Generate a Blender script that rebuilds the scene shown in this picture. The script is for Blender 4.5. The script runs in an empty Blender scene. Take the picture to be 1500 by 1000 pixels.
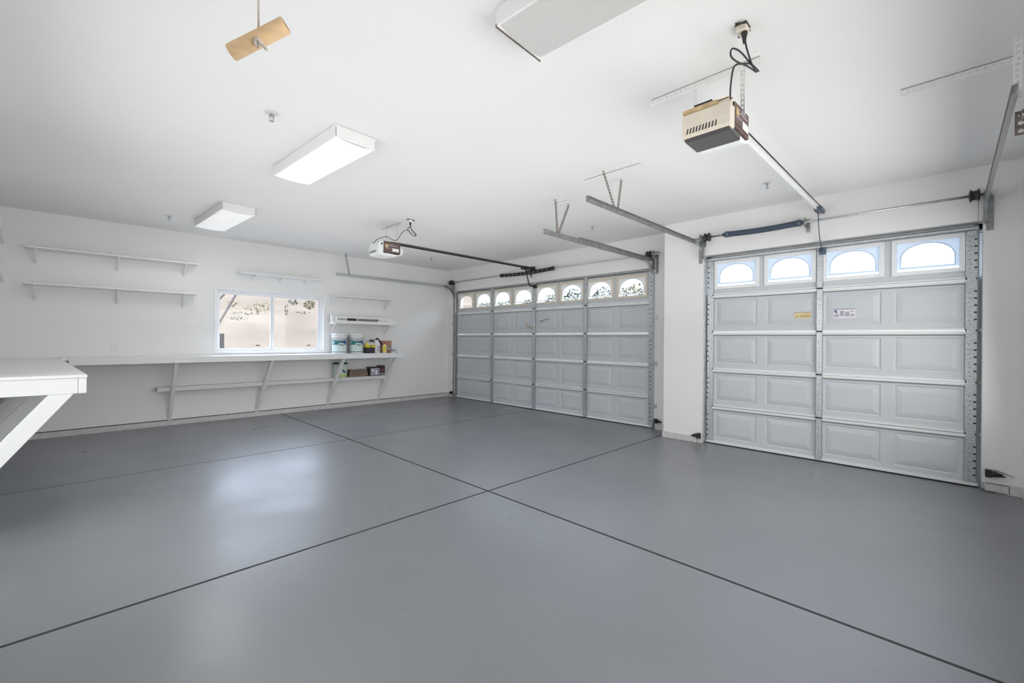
import bpy, bmesh, math, random
from mathutils import Vector, Matrix
random.seed(7)
scene = bpy.context.scene
COL = scene.collection
V = Vector
PI = math.pi

# ------------------------------------------------------------------ dimensions
CEIL = 2.955
YB = 8.367          # back wall
XN = 5.83           # wall plane around the single door
XF = 6.24           # wall plane around the double door
YR = -0.47          # right wall
def xleft(y):       # left wall runs slightly out of square
    return -0.70 - 0.056 * (y - 4.5)
YJ = 2.81           # return between the two door walls

# ------------------------------------------------------------------ materials
MATS = {}
def mat(name, color, rough=0.5, metal=0.0, bump=0.0, bscale=80.0, var=0.0, vscale=3.0, spec=0.5, emit=0.0, ecol=None, stretch=None):
    if name in MATS: return MATS[name]
    m = bpy.data.materials.new(name); m.use_nodes = True
    nt = m.node_tree; b = nt.nodes['Principled BSDF']
    c = (*color, 1)
    b.inputs['Base Color'].default_value = c
    b.inputs['Roughness'].default_value = rough
    b.inputs['Metallic'].default_value = metal
    b.inputs['Specular IOR Level'].default_value = spec
    tc = nt.nodes.new('ShaderNodeTexCoord')
    src = tc.outputs['Object']
    if stretch:
        mp = nt.nodes.new('ShaderNodeMapping'); mp.inputs['Scale'].default_value = stretch
        nt.links.new(src, mp.inputs['Vector']); src = mp.outputs['Vector']
    if var > 0:
        n = nt.nodes.new('ShaderNodeTexNoise'); n.inputs['Scale'].default_value = vscale
        n.inputs['Detail'].default_value = 5
        nt.links.new(src, n.inputs['Vector'])
        r = nt.nodes.new('ShaderNodeValToRGB')
        r.color_ramp.elements[0].position = 0.3; r.color_ramp.elements[1].position = 0.7
        r.color_ramp.elements[0].color = (*[max(0, x * (1 - var)) for x in color], 1)
        r.color_ramp.elements[1].color = (*[min(1, x * (1 + var)) for x in color], 1)
        nt.links.new(n.outputs['Fac'], r.inputs['Fac'])
        nt.links.new(r.outputs['Color'], b.inputs['Base Color'])
    if bump > 0:
        n = nt.nodes.new('ShaderNodeTexNoise'); n.inputs['Scale'].default_value = bscale
        n.inputs['Detail'].default_value = 3
        nt.links.new(src, n.inputs['Vector'])
        bp = nt.nodes.new('ShaderNodeBump'); bp.inputs['Strength'].default_value = bump
        bp.inputs['Distance'].default_value = 0.01
        nt.links.new(n.outputs['Fac'], bp.inputs['Height'])
        nt.links.new(bp.outputs['Normal'], b.inputs['Normal'])
    if emit > 0:
        b.inputs['Emission Color'].default_value = (*(ecol or color), 1)
        b.inputs['Emission Strength'].default_value = emit
    MATS[name] = m
    return m

wall_m = mat('wall_paint', (0.84, 0.835, 0.825), 0.62, bump=0.08, bscale=120, var=0.012, vscale=0.8)
ceil_m = mat('ceiling_paint', (0.84, 0.835, 0.825), 0.7, bump=0.10, bscale=90, var=0.012, vscale=0.7)
door_m = mat('door_paint', (0.57, 0.605, 0.635), 0.42, bump=0.03, bscale=160, var=0.03, vscale=2.0)
strut_m = mat('strut_paint', (0.78, 0.79, 0.785), 0.35)
galv_m = mat('galvanised_steel', (0.56, 0.59, 0.61), 0.34, metal=0.75, var=0.16, vscale=34)
galvd_m = mat('dull_galvanised_steel', (0.34, 0.34, 0.33), 0.42, metal=0.75, var=0.22, vscale=25)
rust_m = mat('tarnished_perforated_steel', (0.24, 0.20, 0.17), 0.5, metal=0.6, var=0.3, vscale=40)
dark_m = mat('dark_steel', (0.035, 0.034, 0.036), 0.42, metal=0.35)
hole_m = mat('hole_black', (0.03, 0.032, 0.036), 0.8)
hazesteel_m = mat('haze_blue_spring_steel', (0.10, 0.13, 0.18), 0.4, metal=0.5)  # bluish window haze over the single door's hardware, put into the steel colour
white_m = mat('white_paint', (0.82, 0.82, 0.81), 0.42)
bench_m = mat('bench_paint', (0.80, 0.805, 0.80), 0.40, bump=0.02, bscale=30, var=0.015, vscale=4)
vinyl_m = mat('white_vinyl', (0.84, 0.85, 0.86), 0.3)
cream_m = mat('cream_window_frame', (0.72, 0.66, 0.56), 0.42, var=0.05, vscale=8)
plast_m = mat('white_plastic', (0.80, 0.82, 0.82), 0.3)
black_m = mat('black_plastic', (0.02, 0.02, 0.022), 0.35)
rubber_m = mat('black_rubber', (0.015, 0.015, 0.015), 0.8, spec=0.1)
aged_m = mat('aged_cream_plastic', (0.74, 0.67, 0.56), 0.4, var=0.06, vscale=9)
yell_m = mat('yellowed_plastic', (0.55, 0.40, 0.22), 0.5, var=0.3, vscale=20)
lens_m = mat('smoked_lens', (0.05, 0.045, 0.045), 0.3)
brownp_m = mat('brown_control_panel', (0.13, 0.085, 0.07), 0.5, var=0.35, vscale=30)
wood_m = mat('light_wood', (0.86, 0.60, 0.34), 0.4, var=0.10, vscale=16, stretch=(.6, .6, 5), bump=0.05)
woodend_m = mat('wood_end_grain', (0.42, 0.25, 0.13), 0.6, var=0.2, vscale=50)
rope_m = mat('cotton_rope', (0.72, 0.66, 0.57), 0.8, bump=0.4, bscale=300)
teal_m = mat('teal_label', (0.03, 0.19, 0.22), 0.4)
blue_m = mat('blue_label', (0.03, 0.06, 0.25), 0.4)
label_m = mat('pale_label', (0.66, 0.78, 0.76), 0.4)
grey_m = mat('grey_print', (0.22, 0.24, 0.27), 0.5)
yellow_m = mat('yellow_print', (0.72, 0.62, 0.02), 0.4)
paley_m = mat('pale_yellow_plastic', (0.80, 0.70, 0.34), 0.4)
purple_m = mat('dark_purple_print', (0.035, 0.02, 0.04), 0.4, var=0.5, vscale=60)
lav_m = mat('lavender_print', (0.42, 0.34, 0.45), 0.5)
card_m = mat('brown_cardboard', (0.42, 0.24, 0.17), 0.8, var=0.08, vscale=10)
red_m = mat('red_plastic', (0.45, 0.03, 0.04), 0.4)
maroon_m = mat('maroon_print', (0.13, 0.015, 0.025), 0.4)
olive_m = mat('olive_cap', (0.10, 0.085, 0.03), 0.5)
green_m = mat('light_green_print', (0.42, 0.55, 0.16), 0.4)
paper_m = mat('brown_paper', (0.26, 0.20, 0.15), 0.8, var=0.3, vscale=25, bump=0.3, bscale=20)
steel_m = mat('bright_steel', (0.45, 0.47, 0.52), 0.3, metal=0.8)
sticky_m = mat('yellow_sticker', (0.72, 0.60, 0.32), 0.5)
stickw_m = mat('white_sticker', (0.80, 0.78, 0.82), 0.4)
sticktxt_m = mat('sticker_print', (0.40, 0.39, 0.46), 0.5)
navy_m = mat('navy_print', (0.06, 0.07, 0.24), 0.5)
tan_m = mat('tan_print', (0.45, 0.33, 0.16), 0.5)
curb_m = mat('painted_concrete_curb', (0.62, 0.61, 0.60), 0.8, var=0.10, vscale=14, bump=0.4, bscale=40)
gap_m = mat('dark_gap', (0.05, 0.045, 0.04), 0.9)
diff_m = mat('light_diffuser', (0.86, 0.86, 0.85), 0.5, bump=0.15, bscale=240, emit=0.28, ecol=(1, 1, 1))
diffoff_m = mat('prismatic_diffuser_unlit', (0.66, 0.66, 0.64), 0.45, bump=0.5, bscale=320)
insul_m = mat('pale_rubber_seal', (0.55, 0.56, 0.57), 0.6)

def glass_mat(name, tint=(1, 1, 1), frost=0.0):
    m = bpy.data.materials.new(name); m.use_nodes = True
    nt = m.node_tree; nt.nodes.clear()
    out = nt.nodes.new('ShaderNodeOutputMaterial')
    tr = nt.nodes.new('ShaderNodeBsdfTransparent'); tr.inputs['Color'].default_value = (*tint, 1)
    gl = nt.nodes.new('ShaderNodeBsdfGlossy'); gl.inputs['Roughness'].default_value = 0.05
    mx = nt.nodes.new('ShaderNodeMixShader'); mx.inputs['Fac'].default_value = 0.018
    nt.links.new(tr.outputs[0], mx.inputs[1]); nt.links.new(gl.outputs[0], mx.inputs[2])
    last = mx
    if frost > 0:
        tl = nt.nodes.new('ShaderNodeBsdfTranslucent'); tl.inputs['Color'].default_value = (0.92, 0.95, 0.98, 1)
        m2 = nt.nodes.new('ShaderNodeMixShader'); m2.inputs['Fac'].default_value = frost
        nt.links.new(mx.outputs[0], m2.inputs[1]); nt.links.new(tl.outputs[0], m2.inputs[2]); last = m2
    nt.links.new(last.outputs[0], out.inputs['Surface'])
    return m
def translucent_plastic(name, col, f):
    m = bpy.data.materials.new(name); m.use_nodes = True
    nt = m.node_tree; nt.nodes.clear(); out = nt.nodes.new('ShaderNodeOutputMaterial')
    d = nt.nodes.new('ShaderNodeBsdfDiffuse'); d.inputs['Color'].default_value = (*col, 1)
    t = nt.nodes.new('ShaderNodeBsdfTranslucent'); t.inputs['Color'].default_value = (*col, 1)
    x = nt.nodes.new('ShaderNodeMixShader'); x.inputs['Fac'].default_value = f
    nt.links.new(d.outputs[0], x.inputs[1]); nt.links.new(t.outputs[0], x.inputs[2]); nt.links.new(x.outputs[0], out.inputs['Surface'])
    return m
insert_m = translucent_plastic('translucent_insert', (.80, .79, .75), .14); insertn_m = translucent_plastic('glare_tinted_insert', (.74, .80, .86), .22)  # the second insert carries bluish window glare in its colour
glass_m = glass_mat('clear_glass', (0.97, 0.98, 0.98))
glareglass_m = glass_mat('glare_tinted_glass', (0.80, 0.86, 0.92), 0.22)  # bluish window glare put into the single door's pane colour

# floor: grey epoxy with faint mottling and uneven gloss
def floor_mat():
    m = bpy.data.materials.new('grey_epoxy_floor'); m.use_nodes = True
    nt = m.node_tree; b = nt.nodes['Principled BSDF']
    tc = nt.nodes.new('ShaderNodeTexCoord')
    n1 = nt.nodes.new('ShaderNodeTexNoise'); n1.inputs['Scale'].default_value = 0.9; n1.inputs['Detail'].default_value = 6
    nt.links.new(tc.outputs['Object'], n1.inputs['Vector'])
    r = nt.nodes.new('ShaderNodeValToRGB')
    r.color_ramp.elements[0].position = 0.3; r.color_ramp.elements[1].position = 0.72
    r.color_ramp.elements[0].color = (0.180, 0.188, 0.206, 1); r.color_ramp.elements[1].color = (0.204, 0.212, 0.230, 1)
    nt.links.new(n1.outputs['Fac'], r.inputs['Fac']); 
    # sparse scuffs
    n3 = nt.nodes.new('ShaderNodeTexNoise'); n3.inputs['Scale'].default_value = 5; n3.inputs['Detail'].default_value = 1
    nt.links.new(tc.outputs['Object'], n3.inputs['Vector'])
    r3 = nt.nodes.new('ShaderNodeValToRGB'); r3.color_ramp.elements[0].position = 0.70; r3.color_ramp.elements[1].position = 0.74
    r3.color_ramp.elements[0].color = (0, 0, 0, 1); r3.color_ramp.elements[1].color = (0.10, 0.10, 0.10, 1)
    nt.links.new(n3.outputs['Fac'], r3.inputs['Fac'])
    mx = nt.nodes.new('ShaderNodeMixRGB'); mx.inputs['Color2'].default_value = (0.12, 0.12, 0.125, 1)
    nt.links.new(r3.outputs['Color'], mx.inputs['Fac']); nt.links.new(r.outputs['Color'], mx.inputs['Color1'])
    nt.links.new(mx.outputs['Color'], b.inputs['Base Color'])
    n2 = nt.nodes.new('ShaderNodeTexNoise'); n2.inputs['Scale'].default_value = 1.3; n2.inputs['Detail'].default_value = 4
    nt.links.new(tc.outputs['Object'], n2.inputs['Vector'])
    mr = nt.nodes.new('ShaderNodeMapRange'); mr.inputs['From Min'].default_value = .3; mr.inputs['From Max'].default_value = .7; mr.inputs['To Min'].default_value = 0.27; mr.inputs['To Max'].default_value = 0.40
    nt.links.new(n2.outputs['Fac'], mr.inputs['Value']); nt.links.new(mr.outputs['Result'], b.inputs['Roughness'])
    nb = nt.nodes.new('ShaderNodeTexNoise'); nb.inputs['Scale'].default_value = 14; nb.inputs['Detail'].default_value = 6
    nt.links.new(tc.outputs['Object'], nb.inputs['Vector'])
    bp = nt.nodes.new('ShaderNodeBump'); bp.inputs['Strength'].default_value = 0.10; bp.inputs['Distance'].default_value = 0.01
    nt.links.new(nb.outputs['Fac'], bp.inputs['Height']); nt.links.new(bp.outputs['Normal'], b.inputs['Normal'])
    b.inputs['Specular IOR Level'].default_value = 0.85
    return m
floor_m = floor_mat()
joint_m = mat('dark_joint', (0.06, 0.06, 0.065), 0.8)  # dark tone of the control joint grooves

# ------------------------------------------------------------------ mesh builder
class MB:
    def __init__(s): s.v = []; s.f = []; s.m = []; s.sm = []
    def add(s, vs, fs, mi=0, smooth=False):
        o = len(s.v); s.v += [tuple(v) for v in vs]
        for f in fs: s.f.append([i + o for i in f]); s.m.append(mi); s.sm.append(smooth)
        return s
    def box(s, x0, x1, y0, y1, z0, z1, mi=0):
        vs = [(x, y, z) for x in (x0, x1) for y in (y0, y1) for z in (z0, z1)]
        return s.add(vs, [(0, 1, 3, 2), (4, 6, 7, 5), (0, 4, 5, 1), (2, 3, 7, 6), (0, 2, 6, 4), (1, 5, 7, 3)], mi)
    def hexa(s, b, t, mi=0):     # b, t: four points each, same order
        return s.add(list(b) + list(t), [(3, 2, 1, 0), (4, 5, 6, 7), (0, 1, 5, 4), (1, 2, 6, 5), (2, 3, 7, 6), (3, 0, 4, 7)], mi)
    def bar(s, p0, p1, w, h, side=(0, 1, 0), mi=0):   # w along side, h along the third axis
        p0, p1 = V(p0), V(p1); d = (p1 - p0).normalized(); sd = V(side); sd = (sd - d * sd.dot(d)).normalized()
        u = d.cross(sd); a = sd * w / 2; b = u * h / 2
        return s.hexa([p0 - a - b, p0 + a - b, p0 + a + b, p0 - a + b], [p1 - a - b, p1 + a - b, p1 + a + b, p1 - a + b], mi)
    def tube(s, pts, r, n=10, mi=0, cap=True):
        pts = [V(p) for p in pts]; rs = r if isinstance(r, (list, tuple)) else [r] * len(pts)
        rings = []; up = None
        for i, p in enumerate(pts):
            d = (pts[min(i + 1, len(pts) - 1)] - pts[max(i - 1, 0)])
            d = d.normalized() if d.length > 1e-9 else V((0, 0, 1))
            if up is None:
                up = V((0, 0, 1)) if abs(d.z) < 0.9 else V((1, 0, 0))
            a = (up - d * up.dot(d)).normalized(); up = a; b = d.cross(a)
            rings.append([p + (a * math.cos(2 * PI * k / n) + b * math.sin(2 * PI * k / n)) * rs[i] for k in range(n)])
        vs = [v for rg in rings for v in rg]; fs = []
        for i in range(len(pts) - 1):
            for k in range(n):
                fs.append((i * n + k, i * n + (k + 1) % n, (i + 1) * n + (k + 1) % n, (i + 1) * n + k))
        s.add(vs, fs, mi, True)
        if cap: s.add(rings[0], [tuple(range(n))[::-1]], mi); s.add(rings[-1], [tuple(range(n))], mi)
        return s
    def lathe(s, prof, c, axis=(0, 0, 1), n=24, mi=0, cap=True):  # prof: (r, t) along the axis
        return s.tube([V(c) + V(axis).normalized() * t for r, t in prof], [max(r, 1e-4) for r, t in prof], n, mi, cap) if False else s._lathe(prof, c, axis, n, mi, cap)
    def _lathe(s, prof, c, axis, n, mi, cap):
        ax = V(axis).normalized(); up = V((0, 0, 1)) if abs(ax.z) < 0.9 else V((1, 0, 0))
        a = (up - ax * up.dot(ax)).normalized(); b = ax.cross(a); c = V(c)
        vs = []; fs = []
        for r, t in prof:
            for k in range(n):
                an = 2 * PI * k / n; vs.append(c + ax * t + (a * math.cos(an) + b * math.sin(an)) * r)
        for i in range(len(prof) - 1):
            for k in range(n): fs.append((i * n + k, i * n + (k + 1) % n, (i + 1) * n + (k + 1) % n, (i + 1) * n + k))
        s.add(vs, fs, mi, True)
        if cap:
            s.add(vs[:n], [tuple(range(n))[::-1]], mi); s.add(vs[-n:], [tuple(range(n))], mi)
        return s
    def prism(s, poly, d, mi=0):   # poly: 3D points, d: extrusion vector
        n = len(poly); d = V(d); vs = [V(p) for p in poly] + [V(p) + d for p in poly]
        fs = [tuple(range(n))[::-1], tuple(range(n, 2 * n))] + [(i, (i + 1) % n, (i + 1) % n + n, i + n) for i in range(n)]
        return s.add(vs, fs, mi)
    def perf(s, p0, p1, wdir, w, nrm, pitch=0.03, hr=0.35, mi=0, edge=True):
        """flat steel strip with real round holes from p0 to p1, w wide along wdir"""
        p0, p1 = V(p0), V(p1); d = p1 - p0; L = d.length; d.normalize()
        wd = V(wdir); wd = (wd - d * wd.dot(d)).normalized()
        n = max(2, round(L / pitch)); st = L / n; h = min(w, st) * hr
        K = 8
        for i in range(n):
            c = p0 + d * st * (i + .5)
            ring = []; outer = []
            for k in range(K):
                an = 2 * PI * (k + .5) / K; ca, sa = math.cos(an), math.sin(an)
                ring.append(c + d * ca * h + wd * sa * h)
                mxx = max(abs(ca), abs(sa)); 
                outer.append(c + d * (ca / mxx) * st / 2 + wd * (sa / mxx) * w / 2)
            corners = [c + d * a * st / 2 + wd * b * w / 2 for a, b in ((1, 1), (-1, 1), (-1, -1), (1, -1))]
            vs = outer + ring; fs = [(k, (k + 1) % K, K + (k + 1) % K, K + k) for k in range(K)]
            # pull the outer ring's diagonal pairs in to the corners
            s.add(vs, fs, mi)
            for q, (k1, k2) in enumerate(((0, 1), (2, 3), (4, 5), (6, 7))):
                pass
            oc = [(0, 7), (1, 2), (3, 4), (5, 6)]
            s.add([outer[0], corners[0], outer[1]], [(0, 1, 2)], mi)
            s.add([outer[2], corners[1], outer[3]], [(0, 1, 2)], mi)
            s.add([outer[4], corners[2], outer[5]], [(0, 1, 2)], mi)
            s.add([outer[6], corners[3], outer[7]], [(0, 1, 2)], mi)
        return s
    def build(s, name, mats, parent=None, bevel=0.0, solid=0.0):
        me = bpy.data.meshes.new(name)
        org = V((0, 0, 0))
        if s.v:
            lo = [min(v[i] for v in s.v) for i in range(3)]; hi = [max(v[i] for v in s.v) for i in range(3)]
            org = V([(lo[0] + hi[0]) / 2, (lo[1] + hi[1]) / 2, lo[2]])
        me.from_pydata([V(v) - org for v in s.v], [], s.f)
        if not isinstance(mats, (list, tuple)): mats = [mats]
        for m in mats: me.materials.append(m)
        me.polygons.foreach_set('material_index', s.m); me.polygons.foreach_set('use_smooth', s.sm)
        bm = bmesh.new(); bm.from_mesh(me); bmesh.ops.remove_doubles(bm, verts=bm.verts, dist=1e-5)
        bmesh.ops.recalc_face_normals(bm, faces=bm.faces); bm.to_mesh(me); bm.free()
        o = bpy.data.objects.new(name, me); COL.objects.link(o); o.location = org
        if parent:
            o.parent = parent; o.location = org - world_loc(parent)
        if solid: md = o.modifiers.new('solid', 'SOLIDIFY'); md.thickness = solid; md.offset = 0
        if bevel: md = o.modifiers.new('bevel', 'BEVEL'); md.width = bevel; md.segments = 2; md.limit_method = 'ANGLE'
        return o
def world_loc(o):
    l = V(o.location)
    while o.parent: o = o.parent; l += V(o.location)
    return l
def tag(o, label, cat, group=None, kind=None):
    if label: o['label'] = label
    if cat: o['category'] = cat
    if group: o['group'] = group
    if kind: o['kind'] = kind
    return o
def thing(name, loc, label, cat, group=None, kind=None):
    o = bpy.data.objects.new(name, None); COL.objects.link(o); o.location = loc; o.empty_display_size = 0.1
    return tag(o, label, cat, group, kind)
def struct(name, mb, m, parent=None, **k):
    o = mb.build(name, m, parent, **k)
    if not parent: o['kind'] = 'structure'
    return o
def bez(p0, p1, p2, p3, n=12):
    p0, p1, p2, p3 = V(p0), V(p1), V(p2), V(p3)
    return [p0 * (1 - t) ** 3 + p1 * 3 * t * (1 - t) ** 2 + p2 * 3 * t * t * (1 - t) + p3 * t ** 3 for t in [i / n for i in range(n + 1)]]
def spline(pts, n=8):    # Catmull-Rom
    P = [V(p) for p in pts]; P = [P[0] * 2 - P[1]] + P + [P[-1] * 2 - P[-2]]; out = []
    for i in range(1, len(P) - 2):
        a, b, c, d = P[i - 1:i + 3]
        for k in range(n):
            t = k / n
            out.append(0.5 * ((2 * b) + (c - a) * t + (2 * a - 5 * b + 4 * c - d) * t * t + (3 * b - a - 3 * c + d) * t ** 3))
    out.append(P[-2]); return out

# ------------------------------------------------------------------ room shell
# floor slab with tooled control joints
J1, J2, J3 = 2.59, 2.87, 5.62
def groove(c, w=0.007): return [c - w, c - w * .35, c + w * .35, c + w]
xs = sorted([-1.2, 6.9] + groove(J1, .011)); ys = sorted([-0.9, 8.6] + groove(J2, .011) + groove(J3, .007))
mb = MB(); gx = groove(J1, .011)[1:3]; gy = groove(J2, .011)[1:3] + groove(J3, .007)[1:3]
vs = [(x, y, (-0.012 if (x in gx or y in gy) else 0)) for x in xs for y in ys]
ny = len(ys)
for i in range(len(xs) - 1):
    for j in range(ny - 1):
        q = (i * ny + j, (i + 1) * ny + j, (i + 1) * ny + j + 1, i * ny + j + 1)
        deep = all(vs[k][2] < 0 for k in q)
        if not deep: deep = sum(vs[k][2] < 0 for k in q) >= 2
        mb.add([vs[k] for k in q], [(0, 1, 2, 3)], 1 if deep else 0)
mb.box(-1.2, 6.9, -0.9, 8.6, -0.2, -0.03, 0)
struct('floor', mb, [floor_m, joint_m])
struct('ceiling', MB().box(-1.2, 6.6, -0.7, 8.6, CEIL, CEIL + .15), ceil_m)

# back wall with window hole
WX0, WX1, WZ0, WZ1 = 1.615, 3.335, 1.10, 2.125
mb = MB(); z0 = 0.085
for a in ((-1.2, WX0, z0, CEIL), (WX1, XF + .3, z0, CEIL), (WX0, WX1, z0, WZ0), (WX0, WX1, WZ1, CEIL)):
    mb.box(a[0], a[1], YB, YB + .14, a[2], a[3])
struct('wall_back', mb, wall_m)
mb = MB().box(-1.2, XF + .1, YB + .004, YB + .12, 0, z0)
mb.box(-1.2, XF - .02, YB - .002, YB + .01, z0 - .010, z0 + .001, 1)
mb.box(-1.1, XF, YB - .014, YB + .01, 0, z0 - .012)
struct('baseboard_back', mb, [curb_m, gap_m])
# left wall
ya, yb = -.6, YB + .1
mb = MB().hexa([(xleft(ya), ya, 0), (xleft(ya) - .15, ya, 0), (xleft(yb) - .15, yb, 0), (xleft(yb), yb, 0)],
               [(xleft(ya), ya, CEIL), (xleft(ya) - .15, ya, CEIL), (xleft(yb) - .15, yb, CEIL), (xleft(yb), yb, CEIL)])
struct('wall_left', mb, wall_m)
struct('wall_right', MB().box(-.6, XN + .3, YR - .15, YR, 0, CEIL), wall_m)
# wall around the single door (nearer) and the pillar between the doors
NY0, NY1, NZ = -0.225, 2.285, 2.46
mb = MB()
mb.box(XN, XN + .16, NY1, YJ, 0.085, CEIL).box(XN, XN + .16, NY0, NY1, NZ, CEIL).box(XN, XN + .16, YR, NY0, 0.085, CEIL)
mb.box(XN + .16, XF + .16, YJ - .12, YJ, 0.085, CEIL)
struct('wall_front', mb, wall_m)
# wall around the double door (set further back)
FY0, FY1, FZ = 3.19, 8.10, 2.455
mb = MB()
mb.box(XF, XF + .16, FY1, YB, 0.085, CEIL).box(XF, XF + .16, FY0, FY1, FZ, CEIL).box(XF, XF + .16, YJ, FY0, 0.085, CEIL)
struct('wall_front_recess', mb, wall_m)
mb = MB()
mb.box(XN - .014, XN + .12, NY1 + .06, YJ + .012, 0, .085).box(XN - .006, XN + .1, NY1, NY1 + .055, 0, .08)
mb.box(XN - .014, XN + .12, YR, NY0 - .17, 0, .09).box(XN + .0, XN + .1, NY0 - .165, NY0 - .02, .01, .075)
mb.box(XF - .012, XF + .12, YJ, FY0 - .05, 0, .085).box(XF - .012, XF + .12, FY1 + .04, YB, 0, .085).box(XN + .1, XF + .1, YJ - .1, YJ + .012, 0, .085)
struct('baseboard_front', mb, curb_m, bevel=.004)
# white jamb and head trim outside each opening
mb = MB()
for (X, y0, y1, z1, o) in ((XN, NY0, NY1, NZ, .156), (XF, FY0, FY1, FZ, .082)):
    mb.box(X + o, X + .2, y0 - .1, y0 + .05, 0, z1 + .1).box(X + o, X + .2, y1 - .05, y1 + .1, 0, z1 + .1).box(X + o, X + .2, y0, y1, z1 - .06, z1 + .1)
struct('trim_1', mb, white_m)

# ------------------------------------------------------------------ slider window
win = thing('window_1', ((WX0 + WX1) / 2, YB + .08, WZ0), 'white vinyl two-pane sliding window above the long workbench', 'window', kind='structure')
fy0, fy1 = YB + .06, YB + .11
mb = MB(); b = .03
mb.box(WX0, WX0 + b, fy0, fy1, WZ0, WZ1).box(WX1 - .05, WX1, fy0, fy1, WZ0, WZ1).box(WX0 + b, WX1 - .05, fy0, fy1, WZ0, WZ0 + .035).box(WX0 + b, WX1 - .05, fy0, fy1, WZ1 - .045, WZ1)
mb.box(WX0 - .03, WX0 + .012, YB - .008, YB + .06, WZ0 - .02, WZ1 + .03).box(WX1 - .008, WX1 + .03, YB - .008, YB + .06, WZ0 - .02, WZ1 + .03)
mb.box(WX0, WX1, YB - .008, YB + .06, WZ1 - .006, WZ1 + .03).box(WX0, WX1, YB - .02, YB + .06, WZ0 - .02, WZ0 + .012)
mb.build('window_frame', vinyl_m, win, bevel=.003)
for k, (a, c) in enumerate(((WX0 + b, 2.49), (2.435, WX1 - .05))):
    yy = fy0 + .004 + .02 * k
    f = MB(); w = .030
    f.box(a, a + w, yy, yy + .018, WZ0 + .035, WZ1 - .045).box(c - w, c, yy, yy + .018, WZ0 + .035, WZ1 - .045)
    f.box(a + w, c - w, yy, yy + .018, WZ0 + .035, WZ0 + .06).box(a + w, c - w, yy, yy + .018, WZ1 - .07, WZ1 - .045)
    sash = f.build('sash', vinyl_m, win, bevel=.003)
    MB().box(a + w, c - w, yy + .008, yy + .011, WZ0 + .06, WZ1 - .07).build('pane', glass_m, sash)
    lx = 2.235 if k == 0 else 3.09
    MB().box(lx - .03, lx + .03, yy - .010, yy, WZ0 + .100, WZ0 + .118).box(lx - .008, lx + .008, yy - .016, yy - .01, WZ0 + .102, WZ0 + .116).build('sash_latch', black_m, sash)

# ------------------------------------------------------------------ garage doors
def nested(mb, X, y0, y1, z0, z1, steps, mi=0, fill=True):
    """rings of quads from the cell border inwards; steps = [(inset, depth towards the room)]"""
    loops = []
    for ins, dp in [(0, 0)] + steps:
        loops.append([(X - dp, y0 + ins, z0 + ins), (X - dp, y1 - ins, z0 + ins), (X - dp, y1 - ins, z1 - ins), (X - dp, y0 + ins, z1 - ins)])
    for a, b_ in zip(loops, loops[1:]):
        for k in range(4): mb.add([a[k], a[(k + 1) % 4], b_[(k + 1) % 4], b_[k]], [(0, 1, 2, 3)], mi)
    if fill: mb.add(loops[-1], [(0, 1, 2, 3)], mi)
def rect_cell(mb, X, y0, y1, z0, z1, py0, py1, pz0, pz1, steps, fill=True):
    o = [(X, y0, z0), (X, y1, z0), (X, y1, z1), (X, y0, z1)]; i = [(X, py0, pz0), (X, py1, pz0), (X, py1, pz1), (X, py0, pz1)]
    for k in range(4): mb.add([o[k], o[(k + 1) % 4], i[(k + 1) % 4], i[k]], [(0, 1, 2, 3)])
    nested(mb, X, py0, py1, pz0, pz1, steps, fill=fill)

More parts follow.
